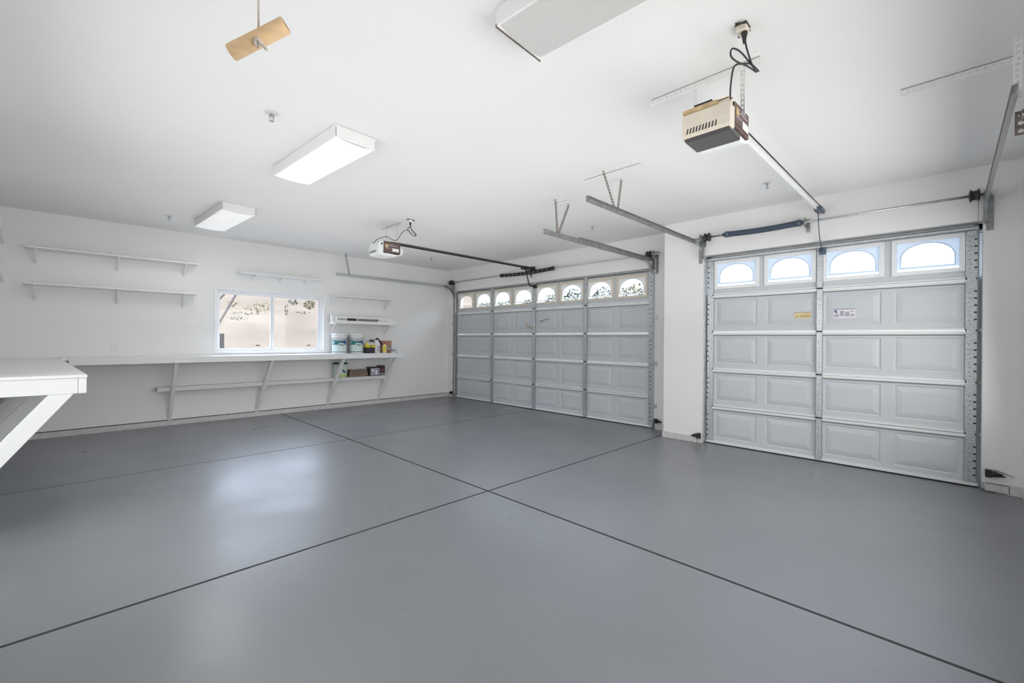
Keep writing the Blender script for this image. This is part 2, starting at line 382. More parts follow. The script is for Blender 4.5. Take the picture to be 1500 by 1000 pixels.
def garage_door(name, X, y0, y1, H, cols, posts, label, stile_w, end_w, near):
    d = thing(name, (X, (y0 + y1) / 2, 0), label, 'garage door', kind='structure')
    n = 5; hs = (H - .012) / n
    cw = (y1 - y0 - 2 * .06) / cols
    for s in range(n):
        zb = .012 + s * hs; zt = zb + hs - .006
        mb = MB(); top = s == n - 1
        ye = [y0] + [y0 + .06 + cw * c for c in range(cols + 1)] + [y1]
        mb.add([(X, ye[0], zb), (X, ye[1], zb), (X, ye[1], zt), (X, ye[0], zt)], [(0, 1, 2, 3)])
        mb.add([(X, ye[-2], zb), (X, ye[-1], zb), (X, ye[-1], zt), (X, ye[-2], zt)], [(0, 1, 2, 3)])
        wins = []
        for c in range(cols):
            a, e = ye[c + 1], ye[c + 2]
            mg = .055 if not near else .05
            if top:
                pz0, pz1 = zb + .085, zt - .05; wm = .04 if near else .034
                rect_cell(mb, X, a, e, zb, zt, a + wm, e - wm, pz0, pz1, [(0.0, -.04)], fill=False)
                wins.append((a + wm, e - wm, pz0, pz1))
            else:
                pz0, pz1 = zb + .075, zt - .065
                rect_cell(mb, X, a, e, zb, zt, a + mg, e - mg, pz0, pz1,
                          [(.006, -.007), (.02, -.007), (.028, -.003), (.066, .004), (.072, .004)])
        # rolled top and bottom edges and the outer skin
        mb.box(X + .001, X + .045, y0, y1, zt - .004, zt).box(X + .001, X + .045, y0, y1, zb, zb + .004)
        if not top: mb.box(X + .04, X + .045, y0, y1, zb, zt)
        sec = mb.build('door_section', door_m, d)
        # ledge along the joint above this section
        st = MB()
        if s < n - 1:
            st.box(X - .024, X, y0 + .02, y1 - .02, zt - .026, zt - .002).box(X - .014, X, y0 + .02, y1 - .02, zt - .034, zt - .026)
            st.box(X - .016, X, y0 + .02, y1 - .02, zt + .006, zt + .022).box(X - .002, X, y0 + .02, y1 - .02, zt - .046, zt - .034, 1)
            st.build('joint_ledge', [strut_m, grey_m], sec)
        else:
            k_ = 1 if near else .45
            st.box(X - .055 * k_, X - .004, y0 + .01, y1 - .01, zt - .006, zt).box(X - .055 * k_, X - .055 * k_ + .005, y0 + .01, y1 - .01, zt - .03 * k_, zt)
            st.box(X - .008, X - .002, y0 + .01, y1 - .01, zt - .042 * k_, zt + .015 * k_)
            st.build('top_strut', galv_m if near else galvd_m, sec)
        if s == 0:
            MB().box(X - .008, X + .04, y0, y1, 0.0, .012, 1).box(X - .018, X, y0, y1, .014, .040).build('bottom_seal', [strut_m, rubber_m], sec)
        # steel stiles, one length per section, with the hinge knuckle on the joint
        for q, py in enumerate(posts):
            end = q in (0, len(posts) - 1); w = end_w if end else stile_w
            a, e = py - w / 2, py + w / 2
            sm = MB()
            dp = (.028 if near else .040) if not end else .016
            sm.box(X - dp, X - dp + .002, a, e, zb + .002, zt).box(X - dp, X, a, a + .002, zb + .002, zt).box(X - dp, X, e - .002, e, zb + .002, zt)
            if end:
                inner = 1 if q == 0 else -1
                for k in range(5):
                    zc = zb + .10 + k * .066; hy = py - inner * w * (.33 if near else .1)
                    sm.box(X - dp - .0012, X - dp + .001, hy - .010, hy + .010, zc - .007, zc + .007, 1)
                if near:
                    for k in range(9):
                        zc = zb + .05 + k * .042; hy = py + inner * w * (.05 + .12 * (k % 2))
                        sm.box(X - dp - .001, X - dp + .001, hy - .003, hy + .003, zc - .004, zc + .004, 1)
            else:
                for k in range(10 if near else 5):
                    zc = zb + .04 + k * (.042 if near else .08); hy = py + w * .12 * ((k % 3) - 1)
                    sm.box(X - dp - .001, X - dp + .001, hy - .0025, hy + .0025, zc - .004, zc + .004, 1)
            stl = sm.build('stile', [galv_m, hole_m], sec)
            hz = zt + .003
            if s < n - 1:
                hb = MB(); hw = w * .8
                hb.box(X - dp - .004, X - dp, py - hw / 2, py + hw / 2, hz + .008, hz + .05).box(X - dp - .004, X - dp, py - hw / 2, py + hw / 2, hz - .05, hz - .008)
                hb.tube([(X - dp - .008, py - hw / 2 - .004, hz), (X - dp - .008, py + hw / 2 + .004, hz)], .008, 10, 1)
                for sy in (-.3, .3):
                    for sz in (.03, -.03): hb.tube([(X - dp - .004, py + sy * hw, hz + sz), (X - dp - .009, py + sy * hw, hz + sz)], .005, 6, 0)
                hb.build('hinge', [galv_m, dark_m], sec)
            if end:
                oy = -1 if q == 0 else 1
                rz = hz if s < n - 1 else zt - .05
                rb = MB().tube([(X - dp - .01, py + oy * w * .2, rz), (X - dp - .01, py + oy * (w / 2 + .028), rz)], .005, 8)
                rb.lathe([(.006, -.006), (.021, -.005), (.021, .005), (.006, .006)], (X - dp - .01, py + oy * (w / 2 + .022), rz), (0, 1, 0), 14)
                rb.box(X - dp - .018, X - dp, py - w * .35, py + w * .35, rz - .03, rz + .03 * 0 + .012)
                rb.build('roller_bracket', galv_m, sec)
        # windows of the top section
        if top:
            for (a, e, pz0, pz1) in wins:
                fr = MB(); bw = .028; fx0, fx1 = X - .014, X + .012
                fr.box(fx0, fx1, a - .012, a + bw, pz0 - .012, pz1 + .012).box(fx0, fx1, e - bw, e + .012, pz0 - .012, pz1 + .012)
                fr.box(fx0, fx1, a + bw, e - bw, pz0 - .012, pz0 + bw).box(fx0, fx1, a + bw, e - bw, pz1 - bw, pz1 + .012)
                fr.build('window_frame', cream_m if not near else vinyl_m, sec, bevel=.004)
                # decorative insert: plate with an arched opening
                ia, ie, iz0, iz1 = a + bw, e - bw, pz0 + bw, pz1 - bw
                W = ie - ia; Hh = iz1 - iz0; cy = (ia + ie) / 2; N = 20
                mg_ = .045 * W + .01
                arch = [(ia + mg_, iz0 + .035), (ie - mg_, iz0 + .035)]
                base = iz0 + .035 + Hh * .28
                for k in range(N + 1):
                    t = PI * k / N
                    arch.append((cy + (W / 2 - mg_) * math.cos(t), base + (iz1 - .018 - base) * math.sin(t) ** .9))
                ins = MB(); cc = (cy, (iz0 + iz1) / 2)
                # border point in the direction of each arch point
                def bord(p):
                    dy, dz = p[0] - cc[0], p[1] - cc[1]
                    k_ = min((W / 2) / abs(dy) if abs(dy) > 1e-6 else 1e9, (Hh / 2) / abs(dz) if abs(dz) > 1e-6 else 1e9)
                    return (cc[0] + dy * k_, cc[1] + dz * k_)
                bp = [bord(p) for p in arch]; nA = len(arch); xf = X + .004
                crn = [(ia, iz0), (ie, iz0), (ie, iz1), (ia, iz1)]
                for k in range(nA):
                    k2 = (k + 1) % nA
                    ins.add([(xf, *arch[k]), (xf, *arch[k2]), (xf, *bp[k2]), (xf, *bp[k])], [(0, 1, 2, 3)])
                    for c_ in crn:   # fill the corner the border chord cuts off
                        if (abs(bp[k][0] - c_[0]) < 1e-6 and abs(bp[k2][1] - c_[1]) < 1e-6) or (abs(bp[k][1] - c_[1]) < 1e-6 and abs(bp[k2][0] - c_[0]) < 1e-6):
                            ins.add([(xf, *bp[k]), (xf, *c_), (xf, *bp[k2])], [(0, 1, 2)])
                ring = [(xf - .004, *p) for p in arch] + [(xf - .004, *arch[0])]
                ins.tube(ring, .005, 6, 0, cap=False)
                for t in (.25, .5, .75):   # sunburst bars
                    pass
                ins.build('arched_insert', insertn_m if near else insert_m, sec)
                MB().box(X + .012, X + .015, a + .01, e - .01, pz0 + .01, pz1 - .01).build('pane', glareglass_m if near else glass_m, sec)
    return d
DX_N = XN + .105
dn = garage_door('door_1', DX_N, NY0 + .02, NY1 - .025, 2.43, 4, [-0.155, 1.02, 2.215], 'grey single garage door with four arched windows along the top and two stickers', .058, .082, True)
DX_F = XF + .03
py = [3.235, 4.43, 5.625, 6.82, 8.055]
df = garage_door('door_2', DX_F, FY0 + .02, FY1 - .02, 2.43, 8, py, 'wide grey double garage door with eight arched windows along the top', .065, .06, False)

# stickers on the single door
xs_ = DX_N - .006
def sticker(name, y0, y1, z0, z1, parent, mats, marks, label, tilt=0):
    mb = MB().box(xs_ - .001, xs_ + .003, y0, y1, z0, z1, 0)
    for (a, e, g, h, mi) in marks:
        mb.box(xs_ - .002, xs_, y1 - (y1 - y0) * e, y1 - (y1 - y0) * a, z0 + (z1 - z0) * g, z0 + (z1 - z0) * h, mi)
    o = mb.build(name, mats, parent); o['label'] = label; return o
sticker('warning_label', 1.105, 1.27, 1.613, 1.685, dn, [sticky_m, grey_m, tan_m],
        [(0, 1, .93, 1, 1), (.14, .24, .25, .42, 1), (.38, .95, .18, .36, 2), (.38, .95, .46, .55, 2), (.6, .95, .7, .76, 2)], 'small pale yellow warning sticker')
sticker('instruction_label', .705, .895, 1.605, 1.705, dn, [stickw_m, grey_m, navy_m, sticktxt_m],
        [(0, 1, .92, 1, 1), (.03, .18, .74, .86, 2), (.06, .14, .58, .74, 2), (.12, .2, .52, .62, 2), (.03, .26, .12, .42, 3), (.3, .5, .2, .8, 3), (.54, .74, .15, .7, 3), (.78, .95, .15, .45, 3), (.80, .86, .6, .78, 1), (.88, .97, .68, .72, 1)],
        'white sticker with navy emblem and columns of small print')
# small yellow-brown mark and lock handle on the double door
MB().bar((DX_F - .012, 5.86, 1.66), (DX_F - .012, 5.845, 1.58), .012, .006, mi=0).bar((DX_F - .012, 5.85, 1.665), (DX_F - .012, 5.72, 1.575), .012, .006).bar((DX_F - .012, 5.86, 1.585), (DX_F - .012, 5.72, 1.572), .012, .006).build('yellow_brown_mark', yell_m, df)['label'] = 'small yellow-brown mark of thin bars'
MB().bar((DX_F - .014, 5.50, 1.70), (DX_F - .02, 5.28, 1.742), .010, .010).tube([(DX_F, 5.46, 1.70), (DX_F - .03, 5.46, 1.70)], .016, 10).build('lock_handle', galvd_m, df)['label'] = 'dark slim lock handle'
# mildew stain patch, a speckled decal of real thin smudges on the lowest right panel
stain_m = mat('mildew_smudge', (0.42, 0.45, 0.45), 0.7)
mb = MB()
for k in range(120):
    yy = random.gauss(.12, .10); zz = max(.05, random.gauss(.15, .045))
    if yy < -.05 or zz > .27: continue
    r = random.uniform(.001, .0035); 
    mb.add([(DX_N - .0055, yy + r * 1.6 * math.cos(t), zz + r * math.sin(t)) for t in (0, 1.3, 2.4, 3.3, 4.5, 5.4)], [(0, 1, 2, 3, 4, 5)])
st_ = mb.build('mildew_stain', stain_m, dn); st_['kind'] = 'stuff'

# ------------------------------------------------------------------ door tracks
def c_track(mb, pts, open_dir, w=.052, dpt=.024, mi=0):
    """C channel swept along pts; open_dir = direction the channel opens to"""
    od = V(open_dir).normalized(); P = [V(p) for p in pts]; rings = []
    for i, p in enumerate(P):
        d = (P[min(i + 1, len(P) - 1)] - P[max(i - 1, 0)]).normalized(); s = d.cross(od).normalized()
        prof = [(-w / 2, dpt), (-w / 2 , 0), (w / 2, 0), (w / 2, dpt)]
        prof2 = [(w / 2 - .003, dpt), (w / 2 - .003, .003), (-w / 2 + .003, .003), (-w / 2 + .003, dpt)]
        rings.append([p + s * a + od * b_ for a, b_ in prof + prof2])
    n = 8; vs = [v for r in rings for v in r]; fs = []
    for i in range(len(P) - 1):
        for k in range(n): fs.append((i * n + k, i * n + (k + 1) % n, (i + 1) * n + (k + 1) % n, (i + 1) * n + k))
    mb.add(vs, fs, mi); mb.add(rings[0], [tuple(range(n))], mi); mb.add(rings[-1], [tuple(range(n))], mi)
galvw_m = mat('bright_galvanised_steel', (0.50, 0.49, 0.47), 0.30, metal=0.55)
def track(label, Xv, y, side, xend, ztop, group, mat_v, mat_h, rise=0.0):
    """vertical track at Xv, curve, horizontal track back to xend. side=+1: channel opens towards +Y"""
    t = thing('door_track', (Xv, y, 0), label, 'door track', group); slim = mat_h is galvw_m
    R = .30; zc = ztop - R
    mb = MB(); c_track(mb, [(Xv, y, .02), (Xv, y, zc)], (0, side, 0)); mb.build('vertical_track', mat_v, t)
    arc = [(Xv - R + R * math.cos(a), y, zc + R * math.sin(a)) for a in [PI / 2 * k / 12 for k in range(13)]]
    mb = MB(); c_track(mb, arc, (0, side, 0)); mb.build('curved_track', mat_v, t)
    mb = MB(); c_track(mb, [(Xv - R, y, ztop), (xend, y, ztop + rise)], (0, side, 0)); 
    mb.build('horizontal_track', mat_h, t)
    # angle iron stiffener over the front part of the horizontal run
    xm = Xv - R - (Xv - R - xend) * .72
    zm = ztop + rise * .72
    mb = MB().bar((Xv - .05, y - side * .004, ztop + .012), (xm, y - side * .004, zm + .012), .004, .045, side=(0, 1, 0))
    mb.bar((Xv - .05, y - side * .018, ztop + .033), (xm, y - side * .018, zm + .033), .03, .003, side=(0, 1, 0))
    if not slim: mb.build('track_angle', mat_h, t)
    # jamb brackets and flag bracket
    for z in (.35, 1.0, 1.7):
        MB().box(Xv - .005, Xv + .0, y - side * .0, y - side * .05, z - .03, z + .03).box(Xv - .0, Xv + .045, y - side * .048, y - side * .052, z - .03, z + .03).build('jamb_bracket', mat_v, t)
    return t
TX_N = DX_N - .045; TX_F = DX_F - .045
GT = 'garage door tracks'
tr1 = track('steel track on the left side of the single door with a long horizontal run', TX_N, 2.29, -1, 3.215, 2.60, GT, galv_m, galvd_m)
tr2 = track('bright steel track on the right side of the single door by the frame edge', TX_N, -.245, 1, 3.33, 2.615, GT, galv_m, galvw_m)
tr3 = track('steel track on the right side of the double door beside the pillar', TX_F, 3.165, 1, 3.66, 2.545, GT, galv_m, galvd_m)
tr4 = track('pale steel track on the left side of the double door near the back corner', TX_F, 8.115, -1, 3.45, 2.545, GT, galvd_m, galv_m)

# perforated hangers that carry the tracks
def hanger(t, pts, m, w=.032, wdir=(1, 0, 0)):
    for a, c in pts:
        MB().perf(a, c, wdir, w, (0, 1, 0), pitch=.03, hr=.30).build('perforated_hanger', m, t, solid=.003)
hanger(tr1, [((3.50, 2.30, 2.93), (3.72, 2.30, 2.60)), ((3.84, 2.31, 2.94), (3.77, 2.31, 2.60))], rust_m)
hanger(tr3, [((3.86, 3.17, 2.94), (3.90, 3.17, 2.54)), ((4.12, 3.18, 2.94), (3.93, 3.18, 2.56))], rust_m)
hanger(tr4, [((3.62, 8.09, 2.955), (3.70, 8.09, 2.55))], galvd_m, w=.035)
hanger(tr2, [((3.45, -.25, 2.93), (3.47, -.25, 2.62))], white_m, wdir=(0, 1, 0))
MB().perf((3.62, -.275, 2.60), (3.62, -.275, 2.47), (0, 1, 0), .045, (1, 0, 0), pitch=.04, hr=.28).perf((3.50, -.33, 2.60), (3.60, -.27, 2.56), (0, 0, 1), .05, (0, 1, 0), pitch=.04, hr=.28).build('splice_plate', rust_m, tr2, solid=.004)
# flag brackets at the top of the vertical tracks
for t_, X_, y_, s_ in ((tr1, XN, 2.31, 1), (tr2, XN, -.265, -1), (tr3, XF, 3.125, -1), (tr4, XF, 8.14, 1)):
    MB().box(X_ - .004, X_ - .0005, y_ - .024, y_ + .024, 2.36, 2.68).box(X_ - .10, X_ - .004, y_ - s_ * .038, y_ - s_ * .035, 2.42, 2.60).perf((X_ - .006, y_, 2.42), (X_ - .006, y_, 2.64), (0, 1, 0), .04, (1, 0, 0), pitch=.045, hr=.2).build('flag_bracket', galvd_m, t_)

# ceiling mounted perforated angle irons
def ceil_angle(x, y0, y1, label, m=white_m, drop=.04, w=.035):
    mb = MB().perf((x, y0, CEIL - drop / 2 - .001), (x, y1, CEIL - drop / 2 - .001), (0, 0, 1), drop, (1, 0, 0), pitch=.032, hr=.26)
    mb.box(x, x + w, y0, y1, CEIL - .004, CEIL - .0005)
    o = mb.build('perforated_angle', m); return tag(o, label, 'angle iron', 'perforated angle irons screwed to the ceiling')
ceil_angle(2.73, .76, 1.42, 'white perforated angle iron on the ceiling carrying the nearest door opener', drop=.045)
ceil_angle(3.62, 1.98, 2.60, 'white painted perforated angle iron above the single door left track hangers', drop=.028)
ceil_angle(3.72, YR + .02, .22, 'white perforated angle iron on the ceiling at the right edge of the frame', drop=.045)
ceil_angle(4.0, 3.10, 3.32, 'short white angle iron above the hangers beside the double door', drop=.03)
ceil_angle(3.19, 5.36, 5.92, 'white angle iron carrying the far door opener', drop=.022)

# ------------------------------------------------------------------ torsion springs
def coil(mb, pts, r, turns, wire, mi=0, n=10):
    """closely wound spring around a path"""
    P = [V(p) for p in pts]; L = len(P) - 1; out = []; N = turns * 10
    for i in range(N + 1):
        t = i / N * L; k = min(int(t), L - 1); p = P[k].lerp(P[k + 1], t - k); d = (P[k + 1] - P[k]).normalized()
        a = V((0, 0, 1)); a = (a - d * a.dot(d)).normalized(); b_ = d.cross(a); an = 2 * PI * i / 10
        out.append(p + (a * math.cos(an) + b_ * math.sin(an)) * r)
    mb.tube(out, wire, 5, mi)
def torsion(X, ya, yb, z, sa, sb, sr, label, spring_m, sag, drum_y, end_plate_y):
    t = thing('torsion_shaft', (X, (ya + yb) / 2, z), label, 'door spring', 'torsion springs above the garage doors')
    MB().tube([(X, ya, z), (X, yb, z)], .0125, 12).build('shaft', galv_m, t)
    pts = [(X, sa + (sb - sa) * k / 10, z - sag * math.sin(PI * k / 10)) for k in range(11)]
    mb = MB(); mb.tube(pts, sr * .9, 12); coil(mb, pts, sr, int(abs(sb - sa) / .012), .0055)
    if spring_m is dark_m:
        for k in range(1, 12): mb.lathe([(sr + .002, -.004), (sr + .007, -.003), (sr + .007, .003), (sr + .002, .004)], V(pts[0]).lerp(V(pts[-1]), k / 12) - V((0, 0, sag * math.sin(PI * k / 12))), (0, 1, 0), 12, 1)
    mb.build('spring', [spring_m, galvd_m], t)
    for y, s in ((sa, 1), (sb, -1)):
        MB().lathe([(.02, -.02), (sr + .008, -.02), (sr + .008, .02), (.02, .02)], (X, y, z), (0, 1, 0), 16).lathe([(.016, -.03), (sr - .006, -.03), (sr - .006, .03), (.016, .03)], (X, y + s * .02, z), (0, 1, 0), 14).build('winding_cone', spring_m, t)
    for y in drum_y:
        MB().lathe([(.015, -.035), (.035, -.035), (.055, -.028), (.055, -.020), (.042, -.014), (.042, .014), (.055, .02), (.055, .028), (.03, .036), (.015, .036)], (X, y, z), (0, 1, 0), 22).build('cable_drum', dark_m, t)
    for y in end_plate_y:
        MB().box(X - .045, X + .09, y - .002, y + .002, z - .05, z + .045).box(X + .085, X + .098, y - .03, y + .002, z - .1, z + .045).lathe([(.014, -.012), (.028, -.012), (.028, .012), (.014, .012)], (X, y, z), (0, 1, 0), 14).build('bearing_plate', galvd_m, t)
    return t
ts1 = torsion(XN - .1, -.27, 2.36, 2.672, 1.95, 1.19, .030, 'torsion rod above the single door with one sagging spring tinted with bluish window haze', hazesteel_m, .012, (2.19, -.165), (2.27, -.235, 1.13))
ts2 = torsion(XF - .1, 3.03, 8.2, 2.645, 6.43, 5.10, .030, 'torsion rod above the double door with a dark centre spring', dark_m, .02, (3.21, 8.10), (3.13, 8.16, 5.72))
for (t_, X_, y_, z1) in ((ts1, XN - .075, 2.235, 2.63), (ts1, XN - .075, -.19, 2.63), (ts2, XF - .075, 3.175, 2.6), (ts2, XF - .075, 8.10, 2.6)):
    MB().tube([(X_ + .04, y_, .10), (X_ + .03, y_, 2.3), (X_, y_, z1)], .0022, 6).build('lift_cable', galvd_m, t_)

# ------------------------------------------------------------------ door openers
def opener(ox, oy, zb, rail_end, zr0, zr1, label, rail_m, strap_x, aged, cord_pts, arm_pts, lens_mat):
    """motor head with its rear (rounded cover) towards -X and the rail running to +X"""
    t = thing('door_opener', (ox + .2, oy, zb), label, 'door opener', 'garage door openers')
    W = .13; x0, x1 = ox, ox + .34; zt = zb + .17
    # metal chassis
    MB().box(x0 + .07, x1, oy - W, oy + W, zb + .03, zt).box(x0 + .10, x1 - .02, oy - W * .8, oy + W * .8, zt, zt + .018).build('motor_chassis', brownp_m, t, bevel=.003)
    # rear cover: rounded in profile
    prof = [(x0 + .075, zb + .005), (x0 + .012, zb + .003), (x0 + .001, zb + .02), (x0, zb + .07), (x0 + .006, zt - .03), (x0 + .025, zt - .002), (x0 + .08, zt + .004)]
    cov = MB().prism([(x, oy - W - .006, z) for x, z in prof], (0, 2 * W + .012, 0))
    c = cov.build('rear_cover', aged_m if aged else plast_m, t, bevel=.006)
    sl = MB()
    for k in range(10):
        y = oy + W * .78 - k * .018
        sl.prism([(x0 - .0015, y, zb + .024), (x0 - .0015, y + .007, zb + .024), (x0 - .0005, y + .001, zb + .056), (x0 - .0005, y - .006, zb + .056)], (.006, 0, 0))
    sl.build('vent_slots', hole_m, c)
    if aged:
        MB().box(x0 + .028, x0 + .085, oy - W * .9, oy + W, zt + .0035, zt + .008).box(x0 + .002, x0 + .03, oy - W * .5, oy + W * 1.02, zt - .02, zt + .0005).build('yellowed_edge', yell_m, c)
        MB().box(x0 + .03, x0 + .09, oy - W * .2, oy + W * .6, zt + .008, zt + .028).build('top_bracket', black_m, t, bevel=.002)
    # side control panel with print
    p = MB().box(x0 + .085, x1 - .02, oy - W - .005, oy - W, zb + .05, zt - .006, 0)
    p.box(x0 + .10, x0 + .15, oy - W - .007, oy - W - .004, zb + .10, zt - .03, 1).box(x0 + .16, x1 - .05, oy - W - .007, oy - W - .004, zb + .12, zb + .127, 2).box(x0 + .16, x1 - .07, oy - W - .007, oy - W - .004, zb + .14, zb + .146, 2)
    p.box(x0 + .21, x1 - .03, oy - W - .007, oy - W - .004, zb + .052, zb + .095, 3)
    p.box(x0 + .10, x0 + .19, oy - W - .007, oy - W - .004, zb + .085, zb + .092, 2)
    p.build('control_panel', [brownp_m, yell_m, lav_m, plast_m], t)
    MB().lathe([(.012, 0), (.012, .008)], (x0 + .05, oy - W - .006, zt - .035), (0, -1, 0), 12).build('screw_knob', black_m, t)
    # lamp lens below
    lp = [(x0 + .012, zb + .02), (x0 + .014, zb - .006), (x0 + .03, zb - .012), (x0 + .20, zb - .016), (x0 + .205, zb + .02)]
    MB().prism([(x, oy - W + .004, z) for x, z in lp], (0, 2 * W - .008, 0)).build('lamp_lens', lens_mat, t, bevel=.004)
    # front lens rounded
    MB().prism([(x, oy - W * .95, z) for x, z in ((x0 + .206, zb + .02), (x0 + .208, zb - .013), (x0 + .25, zb - .013), (x1 + .01, zb + .015))], (0, 1.9 * W, 0)).build('lens_rim', plast_m, t, bevel=.006)
    fp = [(x1 - .01, zb + .01), (x1 + .03, zb + .02), (x1 + .055, zb + .06), (x1 + .05, zb + .11), (x1 - .01, zb + .14)]
    MB().prism([(x, oy - W * .9, z) for x, z in fp], (0, 1.8 * W, 0)).build('front_lens', plast_m, t, bevel=.008)
    # rail: T section with chain
    r0, r1 = V((x1 - .05, oy, zr0)), V((rail_end, oy, zr1))
    rh = .034 if aged else .02
    rb = MB().bar(r0, r1, rh, .006, side=(0, 1, 0)).bar(r0 - V((0, 0, rh * .55)), r1 - V((0, 0, rh * .55)), .006, rh, side=(0, 1, 0))
    rb.tube([r0 + V((0, .024, .012)), r1 + V((0, .024, .012))], .005, 6, 1).tube([r0 + V((0, -.024, .012)), r1 + V((0, -.024, .012))], .005, 6, 1)
    rb.build('rail', [rail_m, dark_m], t)
    MB().box(x1 - .09, x1 + .02, oy - .04, oy + .04, zt, zr0 + .012).build('rail_mount', galvd_m, t, bevel=.002)
    MB().box(rail_end - .22, rail_end, oy - .03, oy + .03, zr1 - .028, zr1 + .018).box(rail_end - .02, rail_end + .045, oy - .035, oy + .035, zr1 - .045, zr1 + .035).lathe([(.005, -.02), (.025, -.02), (.025, .02), (.005, .02)], (rail_end - .03, oy, zr1 + .0), (0, 1, 0), 14).build('header_bracket', dark_m if not aged else hazesteel_m, t, bevel=.002)
    MB().box(rail_end - .30, rail_end - .19, oy - .022, oy + .022, zr1 - .05, zr1 + .0).build('trolley', dark_m if not aged else hazesteel_m, t, bevel=.003)
    am = MB()
    for a, b_ in zip(arm_pts, arm_pts[1:]): am.bar(a, b_, .006, .026, side=(0, 1, 0))
    am.tube([V(arm_pts[-1]) + V((0, -.03, 0)), V(arm_pts[-1]) + V((0, .03, 0))], .009, 8).box(arm_pts[-1][0] - .0, arm_pts[-1][0] + .05, oy - .03, oy + .03, arm_pts[-1][2] - .04, arm_pts[-1][2] + .03)
    am.build('door_arm', dark_m if not aged else hazesteel_m, t)
    # straps to the ceiling
    for sy in (W + .004, -W - .012):
        y = oy + sy
        MB().perf((strap_x, y, CEIL - .005), (strap_x, y, zt - .05), (.5, .87, 0), .034, (0, 1, 0), pitch=.03, hr=.25).build('hanger_strap', white_m if aged else galvd_m, t, solid=.003)
    MB().tube(spline(cord_pts, 7), .0045, 8).build('power_cord', black_m, t)
    a = V(cord_pts[0]); MB().lathe([(.016, 0), (.015, .012), (.011, .03), (.007, .055), (.005, .06)], a, (0, 0, -1), 12).build('plug', black_m, t)
    return t
# nearest opener
cz = CEIL
opener(2.555, .995, 2.535, 5.86, 2.745, 2.785, 'nearest door opener with yellowed cream cover and dark lamp lens', strut_m, 2.745, True,
       [(2.412, .745, cz - .035), (2.435, .745, cz - .085), (2.45, .74, cz - .12), (2.53, .74, cz - .155), (2.60, .73, cz - .16), (2.52, .745, cz - .15), (2.43, .77, cz - .175),
        (2.36, .79, cz - .165), (2.37, .79, cz - .12), (2.43, .77, cz - .115), (2.52, .745, cz - .150), (2.58, .735, cz - .17), (2.47, .76, cz - .17), (2.41, .79, cz - .19), (2.42, .81, cz - .26), (2.50, .84, cz - .30), (2.62, .87, 2.715)],
       [(5.66, 1.0, 2.76), (5.74, 1.0, 2.52), (5.87, 1.0, 2.36)], lens_m)
# far opener
opener(2.90, 5.60, 2.50, 6.15, 2.70, 2.70, 'distant door opener with white rounded cover and dark control panel', dark_m, 3.17, False,
       [(3.21, 5.17, cz - .035), (3.22, 5.17, cz - .10), (3.24, 5.17, cz - .15), (3.30, 5.17, cz - .20), (3.24, 5.17, cz - .20), (3.17, 5.17, cz - .13), (3.21, 5.17, cz - .11), (3.31, 5.18, cz - .18), (3.27, 5.19, cz - .20), (3.18, 5.20, cz - .14),
        (3.13, 5.25, cz - .18), (3.11, 5.33, cz - .26), (3.10, 5.42, 2.70), (3.04, 5.50, 2.75), (2.96, 5.58, 2.72), (2.92, 5.65, 2.66)],
       [(5.95, 5.60, 2.69), (6.05, 5.60, 2.40), (6.09, 5.60, 2.36), (6.2, 5.60, 2.37)], plast_m)

# ceiling receptacles
def outlet_ceiling(x, y, rot, label, m1):
    t = thing('ceiling_outlet', (x, y, CEIL), label, 'outlet', 'ceiling power outlets')
    MB().box(x - .034, x + .034, y - .028, y + .028, CEIL - .006, CEIL - .001).build('junction_box', dark_m, t, bevel=.002)
    MB().box(x - .03, x + .03, y - .024, y + .024, CEIL - .036, CEIL - .006).build('receptacle', m1, t, bevel=.003)
    MB().bar((x - .045, y - .03, CEIL - .02), (x - .045, y + .02, CEIL - .004), .004, .012).build('bent_tab', dark_m, t)
    MB().bar((x + .045, y + .036, CEIL - .02), (x + .05, y - .02, CEIL - .004), .004, .014).build('bent_tab', dark_m, t)
outlet_ceiling(2.412, .753, 0, 'open ceiling outlet with a black plug for the nearest opener', aged_m)
outlet_ceiling(3.20, 5.16, 0, 'small ceiling outlet beside the distant opener', plast_m)

